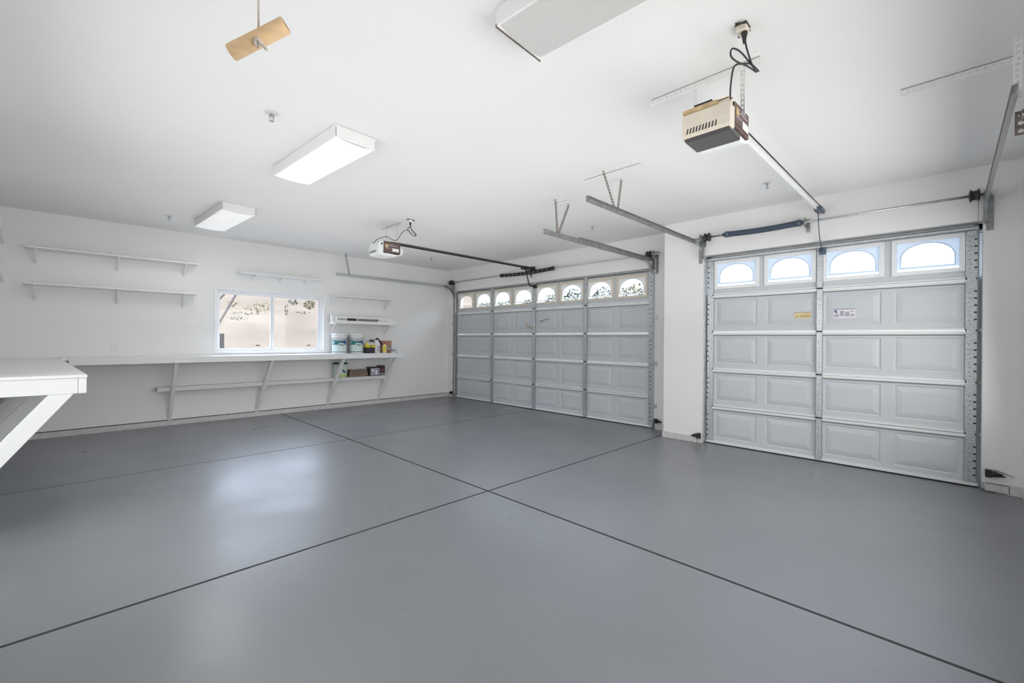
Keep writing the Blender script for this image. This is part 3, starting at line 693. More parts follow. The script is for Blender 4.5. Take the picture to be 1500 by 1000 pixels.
# ------------------------------------------------------------------ fluorescent fixtures
def fixture(cx, cy, L, W, dz, ang, label, lit):
    t = thing('ceiling_light', (cx, cy, CEIL - dz), label, 'ceiling light', 'fluorescent ceiling lights')
    ca, sa = math.cos(ang), math.sin(ang)
    def P(a, b_, z): return (cx + a * ca - b_ * sa, cy + a * sa + b_ * ca, CEIL - z)
    hw, hl = W / 2, L / 2
    mb = MB()
    for a0, a1, b0, b1, z0, z1 in ((-hw, hw, -hl, hl, .002, .02), (-hw, -hw + .012, -hl, hl, .02, dz * .92), (hw - .012, hw, -hl, hl, .02, dz * .92), (-hw, hw, -hl, -hl + .012, .02, dz * .98), (-hw, hw, hl - .012, hl, .02, dz * .98)):
        mb.hexa([P(a0, b0, z1), P(a1, b0, z1), P(a1, b1, z1), P(a0, b1, z1)], [P(a0, b0, z0), P(a1, b0, z0), P(a1, b1, z0), P(a0, b1, z0)])
    mb.build('housing', white_m, t, bevel=.002)
    d = MB(); N = 10
    rows = []
    for k in range(N + 1):
        a = -hw + .012 + (W - .024) * k / N; s = 1 - (2 * k / N - 1) ** 2
        rows.append((P(a, -hl + .012, dz * .90 + .014 * s ** .7), P(a, hl - .012, dz * .90 + .014 * s ** .7)))
    for r0, r1 in zip(rows, rows[1:]): d.add([r0[0], r1[0], r1[1], r0[1]], [(0, 1, 2, 3)], 0, True)
    d.build('diffuser', diff_m if lit else diffoff_m, t)
    if not lit:
        c = MB()
        for b0 in (-hl - .002, hl + .001):
            c = MB(); c.hexa([P(-hw - .003, b0, dz + .004), P(hw + .003, b0, dz + .004), P(hw + .003, b0 + .003, dz + .004), P(-hw - .003, b0 + .003, dz + .004)], [P(-hw - .003, b0, dz - .012), P(hw + .003, b0, dz - .012), P(hw + .003, b0 + .003, dz - .012), P(-hw - .003, b0 + .003, dz - .012)])
            c.build('end_rim', rust_m, t)
SL = .055
fixture(1.375, 6.73, 1.25, .37, .10, SL, 'farthest of the three flat fluorescent ceiling lights, near the back wall', True)
fixture(1.515, 3.89, 1.22, .34, .10, SL, 'middle flat fluorescent ceiling light with a bright white diffuser', True)
fixture(1.645, .96, 1.22, .345, .10, SL, 'nearest ceiling light with dulled prismatic lens and rusty end rim', False)

# ------------------------------------------------------------------ sprinkler heads
esc_m = mat('painted_escutcheon', (.62, .62, .61), .4)
def sprinkler(x, y, label, s=1.0, plate=True):
    t = thing('sprinkler_head', (x, y, CEIL), label, 'sprinkler', 'ceiling sprinkler heads')
    MB().lathe([(.040 * s, 0), (.040 * s, .003), (.03 * s, .009), (.012, .011)], (x, y, CEIL - .0), (0, 0, -1), 20).build('escutcheon', esc_m, t)
    mb = MB().lathe([(.010, .009), (.010, .03), (.007, .034)], (x, y, CEIL), (0, 0, -1), 10)
    mb.tube([(x - .014, y, CEIL - .02), (x - .014, y, CEIL - .045), (x, y, CEIL - .058)], .003, 6).tube([(x + .014, y, CEIL - .02), (x + .014, y, CEIL - .045), (x, y, CEIL - .058)], .003, 6)
    mb.lathe([(.004, .055), (.018, .058), (.018, .060), (.004, .061)], (x, y, CEIL), (0, 0, -1), 12)
    mb.build('head', steel_m, t)
sprinkler(.992, 3.449, 'round sprinkler head on the ceiling left of the middle light fixture', 1.1)
sprinkler(.885, 7.358, 'small sprinkler head near the back wall left of the far light')
sprinkler(4.955, 1.304, 'sprinkler head on the ceiling in front of the single door')
sprinkler(5.163, 3.562, 'sprinkler head on the ceiling in front of the double door near its right track')
sprinkler(4.978, 7.235, 'sprinkler head on the ceiling right of the distant door opener')

# ------------------------------------------------------------------ workbenches
# back bench
BZ = 1.055; BT = .092; BY = 7.90
wb = thing('workbench', (2.0, 8.1, 0), 'long white workbench fixed along the back wall under the window', 'workbench')
mb = MB().box(-.12, 4.75, BY + .02, YB - .001, BZ - .03, BZ).box(-.05, 4.75, BY, BY + .02, BZ - BT, BZ + .0).box(4.73, 4.75, BY + .02, YB - .001, BZ - BT, BZ - .03).box(-.05, 4.73, YB - .04, YB - .001, BZ - BT, BZ - .03)
mb.build('worktop', bench_m, wb, bevel=.003)
for xb, xt in ((1.03, 1.05), (2.21, 2.33), (3.42, 3.54), (4.46, 4.63)):
    w = .045
    MB().hexa([(xb - w / 2, YB - .002, .075), (xb + w / 2, YB - .002, .075), (xb + w / 2, YB - .002, .175), (xb - w / 2, YB - .002, .175)],
              [(xt - w / 2, BY + .025, BZ - BT - .0), (xt + w / 2, BY + .025, BZ - BT - .0), (xt + w / 2, BY + .085, BZ - BT + .06 - .0), (xt - w / 2, BY + .085, BZ - BT + .06 - .0)]).build('brace', bench_m, wb, bevel=.002)
    MB().box(xb - w / 2, xb + w / 2, YB - .02, YB - .002, .12, .50).build('wall_cleat', bench_m, wb) if False else None
mb = MB().box(.86, 4.56, 8.165, YB - .002, .572, .590).box(.86, 4.56, 8.185, 8.215, .535, .572)
lo_shelf = mb.build('lower_shelf', bench_m, wb, bevel=.002)

# left bench (front edge runs along the slightly skewed left wall)
def xl(y, off): return xleft(y) + off
lb = thing('workbench', (xl(6, .38), 6.3, 0), 'near left white workbench with thick edge and diagonal brace, cut by the frame', 'workbench')
ya, yb = 4.5, YB - .002
def slab(mb, y0, y1, o0, o1, z0, z1):
    mb.hexa([(xl(y0, o0), y0, z0), (xl(y0, o1), y0, z0), (xl(y1, o1), y1, z0), (xl(y1, o0), y1, z0)],
            [(xl(y0, o0), y0, z1), (xl(y0, o1), y0, z1), (xl(y1, o1), y1, z1), (xl(y1, o0), y1, z1)])
mb = MB(); slab(mb, ya - .006, yb, .004, .77, BZ - .022, BZ)
mb.build('worktop', bench_m, lb, bevel=.003)
mb = MB(); slab(mb, ya, ya + .035, .004, .72, BZ - .135, BZ - .023); mb.build('end_fascia', bench_m, lb, bevel=.003)
mb = MB(); slab(mb, ya - .002, yb, .722, .766, BZ - .135, BZ - .023); mb.build('front_fascia', bench_m, lb, bevel=.003)
for k, yy in enumerate((4.50, 5.70, 6.90, 8.05)):
    mb = MB(); t_ = .038
    def P(o, z, y): return (xl(yy, o), y, z)
    # parallel-sided diagonal board from the front edge down to the wall
    prof = [(.700, .915), (.565, .915), (.006, .150), (.006, -.02 + .002)]
    prof = [(.700, .92), (.572, .92), (.006, .145), (.006, .002), (.030, .002)]
    mb.prism([P(o, z, yy + .002) for o, z in prof], (0, t_, 0)); mb.build('brace', bench_m, lb, bevel=.003)

# ------------------------------------------------------------------ wall shelves
def shelf(x0, x1, z, dep, brackets, label, thick=.02, bdrop=.20, front_arm=.9, group='white wall shelves', diag=True):
    t = thing('wall_shelf', ((x0 + x1) / 2, YB - .1, z), label, 'shelf', group)
    MB().box(x0, x1, YB - dep, YB - .001, z - thick, z).build('shelf_board', bench_m, t, bevel=.002)
    for bx in brackets:
        m = MB().box(bx - .012, bx + .012, YB - .004, YB - .001, z - thick - bdrop, z - thick)
        m.box(bx - .012, bx + .012, YB - dep * front_arm, YB - .002, z - thick - .004, z - thick)
        m.bar((bx, YB - .008, z - thick - bdrop + .025), (bx, YB - dep * front_arm + .02, z - thick - .006), .020, .008, side=(1, 0, 0))
        m.build('shelf_bracket', white_m, t)
    return t
shelf(-.44, 1.34, 2.465, .27, (-.356, .43, 1.187), 'upper left wall shelf on the back wall, empty', bdrop=.19)
shelf(-.455, 1.325, 2.01, .27, (-.359, .43, 1.182), 'lower left wall shelf on the back wall, empty', bdrop=.21)
shelf(1.90, 3.225, 2.415, .25, (2.15, 2.57, 2.98), 'short wall shelf mounted above the window', bdrop=.10)
shelf(3.42, 4.66, 2.15, .28, (3.46, 4.58), 'empty wall shelf right of the window, topmost of the pair', bdrop=.20)
shelf(3.41, 4.70, 1.638, .28, (3.46, 4.58), 'wall shelf right of the window holding the long white carton', bdrop=.20)
def left_shelf(z, label):
    t = thing('wall_shelf', (xl(6.3, .15), 6.3, z), label, 'shelf', 'white wall shelves')
    mb = MB(); slab(mb, 4.7, 8.10, .003, .30, z - .018, z); mb.build('shelf_board', bench_m, t, bevel=.002)
    for yy in (4.95, 6.4, 7.75):
        m = MB(); slab(m, yy - .012, yy + .012, .001, .004, z - .22, z - .018); slab(m, yy - .012, yy + .012, .001, .27, z - .022, z - .018)
        m.bar((xl(yy, .008), yy, z - .19), (xl(yy, .25), yy, z - .024), .012, .006, side=(0, 1, 0)); m.build('shelf_bracket', white_m, t)
left_shelf(2.46, 'upper shelf on the left wall, cut by the frame edge')
left_shelf(2.00, 'lower shelf on the left wall, cut by the frame edge')

# wall outlet
t = thing('wall_outlet', (.40, YB, 1.13), 'white duplex outlet on the back wall above the workbench', 'outlet')
MB().box(.362, .438, YB - .007, YB - .0005, 1.13, 1.25).build('cover_plate', white_m, t, bevel=.002)
for zz in (1.158, 1.197):
    MB().box(.384, .416, YB - .010, YB - .0065, zz, zz + .028).box(.392, .395, YB - .0112, YB - .0098, zz + .01, zz + .022, 1).box(.405, .408, YB - .0112, YB - .0098, zz + .01, zz + .022, 1).build('receptacle', [plast_m, grey_m], t, bevel=.001)

# ------------------------------------------------------------------ goods on the bench
def bucket(cx, cy, label):
    z = BZ; t = thing('bucket', (cx, cy, z), label, 'bucket', 'plastic buckets on the workbench')
    MB().lathe([(.124, 0), (.129, .004), (.136, .30), (.143, .302), (.143, .312), (.137, .316), (.137, .33), (.143, .332), (.143, .345), (.138, .348)], (cx, cy, z), (0, 0, 1), 36).build('pail', plast_m, t)
    MB().lathe([(.144, .346), (.147, .35), (.147, .372), (.142, .378), (.13, .372), (.02, .372)], (cx, cy, z), (0, 0, 1), 36).build('lid', plast_m, t)
    # printed wrap: curved patches hugging the wall
    def patch(a0, a1, z0, z1, mi, r_off, mb):
        N = 14
        for k in range(N):
            A = a0 + (a1 - a0) * k / N; B = a0 + (a1 - a0) * (k + 1) / N
            def pt(a, zz): 
                r = .1292 + .007 * zz / .30 + r_off; return (cx + r * math.cos(a), cy + r * math.sin(a), z + zz)
            mb.add([pt(A, z0), pt(B, z0), pt(B, z1), pt(A, z1)], [(0, 1, 2, 3)], mi, True)
    f = -PI / 2 - .42   # facing the room
    mb = MB()
    patch(f - 1.05, f + 1.05, .03, .245, 0, .001, mb); patch(f - 1.05, f + 1.05, .165, .245, 1, .002, mb); patch(f - 1.05, f + 1.05, .028, .04, 1, .0022, mb)
    patch(f + .55, f + 1.0, .185, .243, 3, .0028, mb)
    patch(f - .1, f + .75, .165, .196, 0, .003, mb); patch(f + .0, f + .6, .150, .176, 2, .0036, mb)
    for k in range(3):
        for j in range(3): patch(f - .85 + k * .6, f - .5 + k * .6, .075 + j * .028, .080 + j * .028, 4, .003, mb)
    patch(f - .9, f - .7, .19, .23, 0, .003, mb)
    mb.build('printed_wrap', [label_m, teal_m, grey_m, blue_m, sticktxt_m], t)
    hp = [(cx + .147 * math.cos(a), cy + .147 * math.sin(a), z + .33 - .10 * math.sin((a - (f - PI / 2)) )) for a in [f - PI / 2 + PI * k / 12 for k in range(13)]]
    MB().tube(hp, .003, 6).build('handle', steel_m, t)
bucket(3.56, 8.19, 'white plastic bucket with teal label, nearest the window')
bucket(3.90, 8.20, 'white plastic bucket with teal label beside the black and yellow can')

# yellow-black can
t = thing('solvent_can', (4.13, 8.10, BZ), 'rectangular can with yellow top and dark purple lower half on the workbench', 'can')
MB().box(4.035, 4.215, 8.05, 8.15, BZ, BZ + .115).build('lower_print', purple_m, t, bevel=.004)
MB().box(4.035, 4.215, 8.05, 8.15, BZ + .1155, BZ + .165, 0).box(4.10, 4.17, 8.0485, 8.05, BZ + .13, BZ + .15, 1).build('yellow_band', [yellow_m, olive_m], t, bevel=.003)
MB().box(4.035, 4.215, 8.05, 8.15, BZ + .1655, BZ + .215, 0).box(4.035, 4.075, 8.0488, 8.05, BZ + .165, BZ + .213, 2).box(4.10, 4.13, 8.0485, 8.05, BZ + .17, BZ + .2, 1).box(4.17, 4.20, 8.0485, 8.05, BZ + .17, BZ + .205, 1).build('top_print', [label_m, lav_m, yellow_m], t, bevel=.004)
MB().lathe([(.02, 0), (.02, .018), (.012, .022)], (4.09, 8.10, BZ + .215), (0, 0, 1), 14).build('cap', lav_m, t)
# jug with olive cap behind
t = thing('brown_cap_jar', (4.24, 8.22, BZ), 'clear jar with an olive brown lid behind the white bottle', 'jar')
MB().lathe([(.05, 0), (.055, .01), (.055, .17), (.038, .20), (.038, .205)], (4.245, 8.23, BZ), (0, 0, 1), 20).build('body', label_m, t)
MB().lathe([(.043, .205), (.046, .21), (.046, .262), (.04, .268)], (4.245, 8.23, BZ), (0, 0, 1), 20).build('lid', olive_m, t)
# tall white jug
t = thing('spray_bottle', (4.31, 8.10, BZ), 'tall white spray bottle with a black trigger leaning right', 'bottle')
MB().lathe([(.058, 0), (.062, .008), (.062, .17), (.052, .20), (.03, .235), (.018, .25), (.018, .265)], (4.285, 8.10, BZ), (0, 0, 1), 24).build('bottle_body', plast_m, t)
mb = MB().box(4.262, 4.282, 8.035, 8.0405, BZ + .03, BZ + .15, 0)
for k in range(4): mb.box(4.288, 4.318, 8.034, 8.0405, BZ + .03 + k * .03, BZ + .045 + k * .03, 0)
mb.build('printed_label', lav_m, t)
MB().prism([(4.25, 8.09, BZ + .268), (4.262, 8.09, BZ + .30), (4.30, 8.09, BZ + .305), (4.33, 8.09, BZ + .275), (4.415, 8.09, BZ + .175), (4.40, 8.09, BZ + .155), (4.375, 8.09, BZ + .165), (4.305, 8.09, BZ + .245), (4.27, 8.09, BZ + .258)], (0, .022, 0)).build('trigger_head', black_m, t, bevel=.003)
# yellow bottle
t = thing('yellow_bottle', (4.42, 8.06, BZ), 'small yellow squeeze bottle with a red tip in front of the cardboard box', 'bottle')
MB().lathe([(.036, 0), (.040, .006), (.040, .14), (.034, .16), (.02, .17), (.018, .18)], (4.415, 8.03, BZ), (0, 0, 1), 20).build('bottle_body', paley_m, t)
mb = MB()
for k in range(8):
    a0 = -PI / 2 - 1.2 + k * .17; a1 = a0 + .17
    mb.add([(4.415 + .0408 * math.cos(a), 8.03 + .0408 * math.sin(a), z) for a, z in ((a0, BZ + .03), (a1, BZ + .03), (a1, BZ + .14), (a0, BZ + .14))], [(0, 1, 2, 3)], 0, True)
mb.build('printed_label', yellow_m, t)
MB().lathe([(.014, .18), (.012, .20), (.006, .215)], (4.415, 8.03, BZ), (0, 0, 1), 12).build('nozzle', red_m, t)
# cardboard box
t = thing('cardboard_box', (4.52, 8.25, BZ), 'brown cardboard box standing behind the bottles at the right end', 'box')
MB().box(4.42, 4.65, 8.17, 8.34, BZ, BZ + .245).build('carton', card_m, t, bevel=.002)
MB().box(4.422, 4.648, 8.16, 8.172, BZ + .235, BZ + .249).build('top_flap', maroon_m if False else card_m, t)
# dark tool handle / caulking gun lying at the end
t = thing('caulking_gun', (4.55, 8.03, BZ), 'grey metal caulking gun leaning at the right end of the workbench', 'tool')
MB().tube([(4.465, 8.10, BZ + .115), (4.62, 8.05, BZ + .045)], .016, 12).build('barrel', steel_m, t)
MB().tube([(4.44, 8.11, BZ + .165), (4.62, 8.05, BZ + .062), (4.68, 8.04, BZ + .052)], .006, 8).build('rod', grey_m, t)
MB().tube([(4.60, 8.05, BZ + .05), (4.66, 8.03, BZ + .03), (4.69, 8.02, BZ + .008)], .008, 8).tube([(4.62, 8.05, BZ + .06), (4.68, 8.03, BZ + .055), (4.71, 8.02, BZ + .06)], .006, 8).build('trigger', steel_m, t)
MB().lathe([(.012, 0), (.018, .004), (.018, .03), (.012, .035)], (4.485, 8.0, BZ + .0), (0, 0, 1), 12).build('small_cap', olive_m, t)

# long carton on the middle shelf
t = thing('long_carton', (4.05, 8.2, 1.638), 'long narrow white carton with dark printed panels lying on a shelf', 'box')
mb = MB().box(3.475, 4.715, 8.13, 8.25, 1.6385, 1.762)
mb.build('carton', white_m, t, bevel=.002)
mb = MB(); y = 8.1285
def pr(x0, x1, z0, z1, mi): mb.box(x0, x1, y, y + .002, z0, z1, mi)
for k in range(7): pr(3.495 + k * .025, 3.513 + k * .025, 1.690, 1.720, 1)
pr(3.68, 3.87, 1.68, 1.73, 0)
for k in range(9): pr(3.695 + k * .018, 3.705 + k * .018, 1.697, 1.707, 2)
pr(3.89, 4.33, 1.68, 1.728, 1)
for k in range(20):
    if k % 5 == 4: continue
    pr(3.90 + k * .021, 3.912 + k * .021, 1.693, 1.706, 2)
mb.prism([(4.36, y, 1.702), (4.375, y, 1.69), (4.39, y, 1.702), (4.375, y, 1.72)], (0, .002, 0), 1)
for k in range(5): pr(4.41 + k * .03, 4.43 + k * .03, 1.68 + (k % 2) * .01, 1.684 + (k % 2) * .01, 3); 
for k in range(4): pr(4.42 + k * .04, 4.435 + k * .04, 1.70, 1.712, 3)
mb.build('print', [black_m, grey_m, label_m, sticktxt_m], t)
t = thing('white_carton', (3.43, 8.1, 1.638), 'small upright white carton at the window end of the shelf', 'box')
MB().box(3.415, 3.472, 8.20, 8.26, 1.6385, 1.785).build('carton', white_m, t, bevel=.003)
MB().box(3.413, 3.474, 8.198, 8.262, 1.765, 1.79).build('lid', plast_m, t, bevel=.002)

# things on the lower shelf
LZ = .5905
t = thing('paint_can', (3.62, 8.26, LZ), 'white pail with a black lid and green band on the lower shelf', 'can')
MB().lathe([(.118, 0), (.122, .005), (.128, .262)], (3.60, 8.235, LZ), (0, 0, 1), 32).build('pail', label_m, t)
MB().lathe([(.134, .262), (.136, .266), (.136, .283), (.13, .288), (.02, .288)], (3.60, 8.235, LZ), (0, 0, 1), 32).build('lid', olive_m if False else dark_m, t)
mb = MB()
def cpatch(mb, cx, cy, r, a0, a1, z0, z1, mi, n=8):
    for k in range(n):
        A = a0 + (a1 - a0) * k / n; B = a0 + (a1 - a0) * (k + 1) / n
        mb.add([(cx + r * math.cos(a), cy + r * math.sin(a), z) for a, z in ((A, z0), (B, z0), (B, z1), (A, z1))], [(0, 1, 2, 3)], mi, True)
f = -PI / 2 - .25
cpatch(mb, 3.60, 8.235, .1295, f - .6, f + 1.0, LZ + .02, LZ + .07, 0)
cpatch(mb, 3.60, 8.235, .1298, f + .25, f + .5, LZ + .10, LZ + .15, 1); cpatch(mb, 3.60, 8.235, .1298, f + .45, f + .8, LZ + .10, LZ + .12, 1); cpatch(mb, 3.60, 8.235, .1298, f + .2, f + .3, LZ + .12, LZ + .17, 1)
mb.build('printed_label', [green_m, black_m], t)
t = thing('paper_bag', (3.96, 8.27, LZ), 'flattened stack of crumpled brown paper bags on the lower shelf', 'bag')
for k in range(3):
    mb = MB(); N = 12; x0, x1 = 3.76 + .012 * k, 4.145 - .01 * k; z0 = LZ + .002 + k * .047
    vs = []; 
    for i in range(N + 1):
        for j, (yy, zz) in enumerate(((8.345, 0), (8.19, 0), (8.175, .02), (8.19, .043), (8.345, .043))):
            vs.append((x0 + (x1 - x0) * i / N, yy + random.uniform(-.004, .006), z0 + zz + (random.uniform(-.004, .004) if zz else 0)))
    fs = [(i * 5 + j, i * 5 + j + 1, (i + 1) * 5 + j + 1, (i + 1) * 5 + j) for i in range(N) for j in range(4)] + [(0, 1, 2, 3, 4), tuple(N * 5 + q for q in (4, 3, 2, 1, 0))]
    mb.add(vs, fs); mb.build('folded_bag', paper_m, t)
t = thing('black_box', (4.30, 8.26, LZ), 'black carton with a grey picture panel on the lower shelf', 'box')
MB().box(4.17, 4.40, 8.18, 8.30, LZ, LZ + .185).build('carton', black_m, t, bevel=.002)
MB().box(4.20, 4.39, 8.178, 8.180, LZ + .015, LZ + .155, 0).box(4.22, 4.26, 8.1765, 8.178, LZ + .09, LZ + .13, 1).box(4.30, 4.34, 8.1765, 8.178, LZ + .03, LZ + .12, 1).box(4.35, 4.37, 8.1765, 8.178, LZ + .05, LZ + .14, 2).build('picture_panel', [sticktxt_m, stickw_m, grey_m], t)
t = thing('maroon_box', (4.48, 8.28, LZ), 'dark carton with a maroon side behind the black one on the lower shelf', 'box')
MB().box(4.41, 4.52, 8.20, 8.345, LZ, LZ + .205).build('carton', black_m, t, bevel=.002)
MB().box(4.425, 4.512, 8.198, 8.20, LZ + .075, LZ + .175, 0).box(4.45, 4.48, 8.1965, 8.198, LZ + .10, LZ + .115, 1).box(4.415, 4.515, 8.198, 8.2, LZ + .01, LZ + .06, 2).build('printed_panel', [maroon_m, lav_m, grey_m], t)

# ------------------------------------------------------------------ safety sensors by the floor
def sensor(X, y, z, s, label, wire):
    t = thing('safety_sensor', (X, y, z), label, 'sensor', 'door safety sensors')
    MB().box(X - .050, X - .012, y - .02, y + .02, z - .035, z + .035).build('bracket', dark_m, t, bevel=.003)
    MB().tube([(X - .032, y, z + .012), (X - .032, y + s * .085, z - .006)], .016, 10).lathe([(.022, 0), (.022, .02)], (X - .032, y + s * .03, z + .005), (0, s, 0), 12).tube([(X - .032, y + s * .02, z - .022), (X - .032, y + s * .10, z - .012)], .006, 8).build('sensor_eye', black_m, t)
    if wire: MB().tube(spline(wire, 6), .0022, 6).build('wire', black_m, t)
sensor(XN, 2.305, .10, 1, 'black safety sensor at the floor left of the single door', None)
sensor(XN, -.265, .175, -1, 'black safety sensor at the floor right of the single door', [(XN - .03, -.29, .20), (XN - .008, -.31, .205), (XN - .006, -.36, .19), (XN - .006, -.42, .165)])
sensor(XF, 8.17, .10, 1, 'small dark sensor at the floor in the back corner', None)
sensor(XF, 3.12, .13, -1, 'dark sensor at the floor beside the recess at the double door', None)

# ------------------------------------------------------------------ hanging wooden pull handle
t = thing('pull_handle', (.28, 1.065, 1.9), 'light wooden dowel handle hanging from the ceiling on a white rope', 'pull handle')
a, b_ = V((.237, 1.108, 1.955)), V((.321, 1.023, 2.016)); ax = (b_ - a).normalized(); L = (b_ - a).length
mb = MB()
mb.lathe([(.0158, 0), (.0170, .002), (.0170, L - .002), (.0158, L)], a, ax, 28, 0, cap=False)
mb.lathe([(.0158, 0), (.0001, 0)], a, ax, 28, 1, cap=False); mb.lathe([(.0158, L), (.0001, L)], a, ax, 28, 1, cap=False)
dw = mb.build('dowel', [wood_m, woodend_m], t)
c = (a + b_) / 2
MB().tube([(c.x, c.y, CEIL), (c.x, c.y, c.z + .015)], .0022, 8).build('rope', rope_m, t)
kn = MB()
kc = c + V((-.003, -.014, -.015))
pts = [kc + V((.006 * math.cos(q), .006 * math.sin(q), .004 * math.sin(2 * q))) for q in [2 * PI * k / 14 for k in range(15)]]
kn.tube(pts, .0038, 8).tube([kc + V((0, 0, .006)), kc + V((.001, 0, -.002)), kc + V((.008, -.007, -.007)), kc + V((.013, -.011, -.016))], .0036, 8).tube([c + V((0, 0, -.018)), kc], .003, 8)
kn.build('rope_knot', rope_m, t)

# ------------------------------------------------------------------ outside
drive_m = mat('pale_driveway', (0.12, 0.115, 0.11), 0.9, spec=0.0, var=0.06, vscale=2)
hill_m = mat('beige_stucco_bank', (0.105, 0.092, 0.078), 0.95, var=0.10, vscale=1.6, stretch=(.6, 1, 2.6), spec=0.0)  # beige stucco with random mottling
tag(MB().box(6.75, 40, -20, 8.6, -.4, -.06).box(12.5, 40, 8.6, 30, -.4, -.06).build('driveway', drive_m), 'pale driveway outside the garage doors', 'driveway', kind='structure')
mb = MB(); N = 30
vs = []
for i in range(N + 1):
    for j in range(9):
        x = -6 + 18 * i / N; s = j / 8
        vs.append((x, 11.4 + s * 2.8 + .08 * math.sin(x * 2.1 + j), -.2 + s * 3.4 + .05 * math.sin(x * 1.3 + j * 2)))
mb.add(vs, [(i * 9 + j, (i + 1) * 9 + j, (i + 1) * 9 + j + 1, i * 9 + j + 1) for i in range(N) for j in range(8)], 0, True)
tag(mb.build('hillside', hill_m), 'pale beige bank outside behind the sliding window', 'bank', kind='structure')
tag(MB().box(-6, 12, 8.6, 11.6, -.5, -.25).build('yard', drive_m), 'pale yard ground outside the window', 'yard', kind='structure')
leafo_m = mat('olive_leaves', (0.065, 0.058, 0.018), 0.7, var=0.4, vscale=6)
leafg_m = mat('grey_green_leaves', (0.055, 0.065, 0.05), 0.7, var=0.4, vscale=4)
leafr_m = mat('red_brown_leaves', (0.11, 0.04, 0.03), 0.7, var=0.3, vscale=4)
bark_m = mat('bark', (0.16, 0.12, 0.09), 0.9)
def shrub(c, r, n, m, label, group, ls=.05, zg=None):
    t = thing('shrub', (c[0], c[1], c[2] - r[2] * .9), label, 'shrub', group)
    mb = MB()
    for k in range(n):
        d = V((random.gauss(0, 1), random.gauss(0, 1), random.gauss(0, 1))).normalized() * random.uniform(.35, 1) ** .6
        p = V(c) + V((d.x * r[0], d.y * r[1], d.z * r[2])); q = Matrix.Rotation(random.uniform(0, 6.28), 3, V((random.random(), random.random(), random.random() + .1)).normalized())
        s = ls * random.uniform(.6, 1.3)
        mb.add([p + q @ V(v) for v in ((-s, 0, 0), (0, -s * .4, 0), (s, 0, 0), (0, s * .4, .01))], [(0, 1, 2, 3)])
    mb.build('foliage', m, t)
    MB().tube([(c[0], c[1], c[2] - r[2] * 1.2 if zg is None else zg), (c[0] + .03, c[1], c[2] + r[2] * .5)], [.03, .012], 8).build('stem', bark_m, t)
shrub((4.55, 12.4, 2.27), (.16, .15, .12), 170, leafo_m, 'olive shrub at the top right of the sliding window', 'shrubs on the bank', .035)
shrub((4.15, 12.5, 2.32), (.16, .1, .07), 60, leafg_m, 'thin grey shrub right of centre outside the window', 'shrubs on the bank', .04)
shrub((3.2, 12.1, 2.08), (.35, .1, .10), 55, leafo_m, 'sparse shrub outside the left pane of the window', 'shrubs on the bank', .035)
shrub((2.72, 11.9, 1.80), (.30, .06, .035), 34, leafg_m, 'sparse low grey plant behind the leaning poles', 'shrubs on the bank', .035)
for c_, r_, n_, m_, lb_ in (((3.35, 12.2, 2.18), (.30, .1, .05), 50, leafo_m, 'olive tuft near the top of the left pane, beside the mullion'), ((4.35, 12.4, 2.03), (.26, .08, .03), 40, leafo_m, 'low olive tuft below the shrub in the right pane'),
        ((3.95, 12.4, 2.12), (.05, .05, .14), 40, leafg_m, 'thin upright grey green plant in the right pane'), ((2.95, 12.0, 1.93), (.40, .06, .03), 50, leafg_m, 'long low streak of plants across the left pane'), ((2.62, 11.9, 2.14), (.12, .08, .06), 40, leafo_m, 'small olive tuft in the upper left corner of the left pane')):
    shrub(c_, r_, n_, m_, lb_, 'shrubs on the bank', .03)
pole_m = mat('pale_pole', (0.045, 0.042, 0.042), 0.7, spec=0.1)
for (p0, p1, lb_) in (((2.40, 10.5, 2.30), (1.17, 10.5, -.25), 'pale pole leaning outside the left pane, right one'), ((2.27, 10.6, 2.35), (.23, 10.6, -.25), 'pale pole leaning outside the left pane, left one')):
    tag(MB().tube([p0, V(p0).lerp(V(p1), .5), p1], .022, 10).lathe([(.026, 0), (.028, .01), (.02, .03)], p0, (V(p0) - V(p1)).normalized(), 10).build('leaning_pole', pole_m), lb_, 'pole', 'leaning poles outside the window')
t = thing('garden_post', (2.10, 10.5, .9), 'short dark post on a dark mound outside the lower left of the window', 'post')
MB().tube([(2.12, 10.5, -.25), (2.12, 10.5, 1.42)], .05, 10).build('post', rubber_m, t)
MB().lathe([(.45, -1.15), (.35, -.4), (.24, 0), (.2, .1), (.12, .22), (.03, .28)], (2.06, 10.45, .9), (0, 0, 1), 16).build('mound', rubber_m, t)
# plants beyond the driveway seen through the door windows
ordn = ['first (far left)', 'second', 'third', 'fourth', 'fifth', 'sixth', 'seventh', 'eighth (far right)']
for k, (yy, w, h, top, m_, knd) in enumerate(((17.3, .9, .9, 3.25, leafr_m, 'red brown shrub'), (15.8, .9, .8, 3.2, leafg_m, 'grey green shrub'), (14.4, .9, .8, 3.2, leafg_m, 'grey green shrub'),
        (13.0, .3, .7, 3.12, leafg_m, 'small grey shrub'), (11.6, .45, .9, 3.28, leafg_m, 'narrow grey green shrub'), (10.5, .95, .95, 3.42, leafg_m, 'dense grey green shrub'), (9.15, 1.05, .9, 3.36, leafg_m, 'broad grey green shrub'), (7.9, 1.05, .9, 3.38, leafo_m, 'olive green shrub'))):
    shrub((14.0, yy, top - h * .5), (.5, w * .5, h * .5), 330, m_, knd + ' outside, seen through the ' + ordn[k] + ' arched window of the double door', 'shrubs beyond the driveway', .075, -.06)

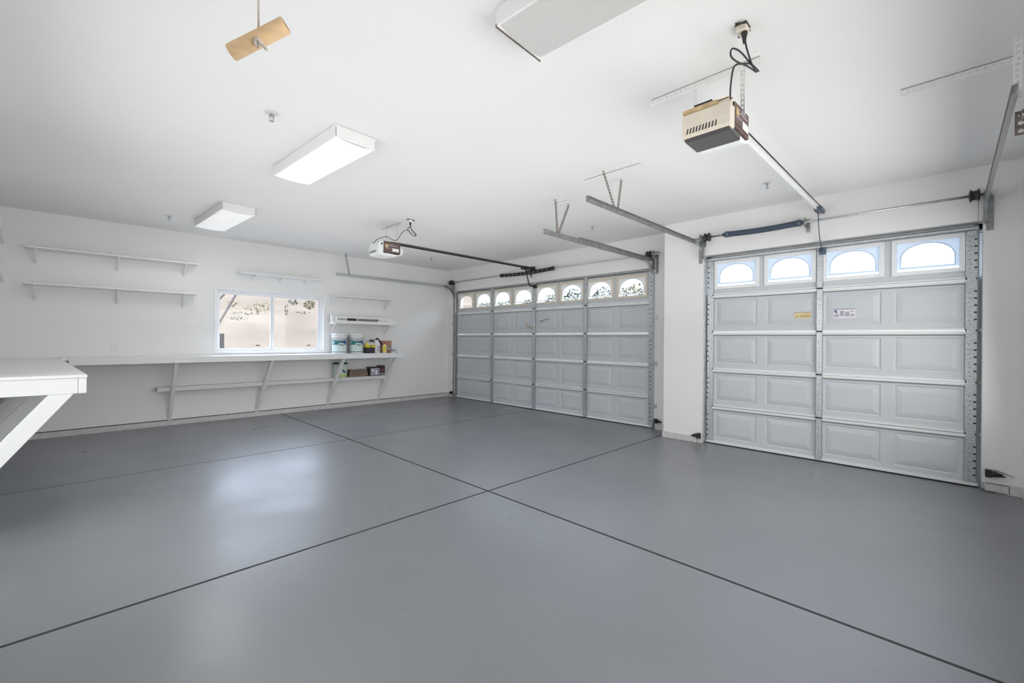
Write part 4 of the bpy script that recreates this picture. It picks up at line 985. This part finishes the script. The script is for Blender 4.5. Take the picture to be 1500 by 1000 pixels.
# ------------------------------------------------------------------ light
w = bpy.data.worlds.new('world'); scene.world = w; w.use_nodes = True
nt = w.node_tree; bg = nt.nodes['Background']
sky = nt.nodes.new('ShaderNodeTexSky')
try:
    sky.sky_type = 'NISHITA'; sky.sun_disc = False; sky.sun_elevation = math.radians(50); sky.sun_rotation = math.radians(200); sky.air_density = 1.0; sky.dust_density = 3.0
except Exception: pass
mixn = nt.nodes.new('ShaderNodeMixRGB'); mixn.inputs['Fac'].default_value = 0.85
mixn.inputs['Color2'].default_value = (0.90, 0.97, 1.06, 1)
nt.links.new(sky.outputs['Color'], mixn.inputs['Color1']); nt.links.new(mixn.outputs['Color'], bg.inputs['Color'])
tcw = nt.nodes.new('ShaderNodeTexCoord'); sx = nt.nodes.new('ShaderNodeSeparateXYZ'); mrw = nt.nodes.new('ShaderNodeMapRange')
mrw.inputs['From Min'].default_value = .20; mrw.inputs['From Max'].default_value = .34; mrw.inputs['To Min'].default_value = 1.1; mrw.inputs['To Max'].default_value = 6.0  # sky strengthened above the elevations in view, added for floor glare
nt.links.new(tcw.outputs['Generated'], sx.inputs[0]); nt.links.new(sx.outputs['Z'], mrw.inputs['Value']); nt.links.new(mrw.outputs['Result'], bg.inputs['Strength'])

def area(name, loc, rot, sx, sy, power, col=(1, 1, 1), spread=180):
    l = bpy.data.lights.new(name, 'AREA'); l.shape = 'RECTANGLE'; l.size = sx; l.size_y = sy; l.energy = power; l.color = col; l.spread = math.radians(spread)
    o = bpy.data.objects.new(name, l); COL.objects.link(o); o.location = loc; o.rotation_euler = rot
    return o
# unseen fill lamps added along the two out-of-view walls, which have no openings
area('side_fill', (3.0, YR + .04, 1.25), (math.radians(86), 0, 0), 5.0, 2.1, 84, (1, .99, .97), 155)
area('left_fill', (xleft(2.9) + .05, 2.9, 1.25), (math.radians(86), 0, math.radians(-90)), 3.2, 2.1, 30, (.97, .985, 1), 155)
# fixtures
for (x, y) in ((1.375, 6.73), (1.515, 3.89)):
    area('fixture_light', (x, y, CEIL - .13), (0, 0, SL), .30, 1.15, 8, (.97, .985, 1))
# unseen upward-facing lamp added mid-room to brighten the ceiling
area('ceiling_fill', (2.6, 4.2, 1.5), (math.radians(180), 0, 0), 4.6, 6.4, 44, (1, 1, 1))

# ------------------------------------------------------------------ camera
cam = bpy.data.cameras.new('camera'); co = bpy.data.objects.new('camera', cam); COL.objects.link(co)
cam.sensor_width = 36; cam.sensor_fit = 'HORIZONTAL'; cam.lens = 36 * 639.53 / 1500
yaw, roll = .786529, .00803286
F = V((math.sin(yaw), math.cos(yaw), 0)); R0 = V((math.cos(yaw), -math.sin(yaw), 0)); U0 = V((0, 0, 1))
Rr = R0 * math.cos(roll) + U0 * math.sin(roll); U = Rr.cross(F)
M = Matrix((Rr, U, -F)).transposed().to_4x4(); M.translation = V((0, 0, 1.335)); co.matrix_world = M
cam.shift_y = -2.05 / 1500
cam.clip_start = .02; cam.clip_end = 200
scene.camera = co
scene.view_settings.view_transform = 'Standard'
scene.view_settings.look = 'None'
scene.view_settings.exposure = 0.22
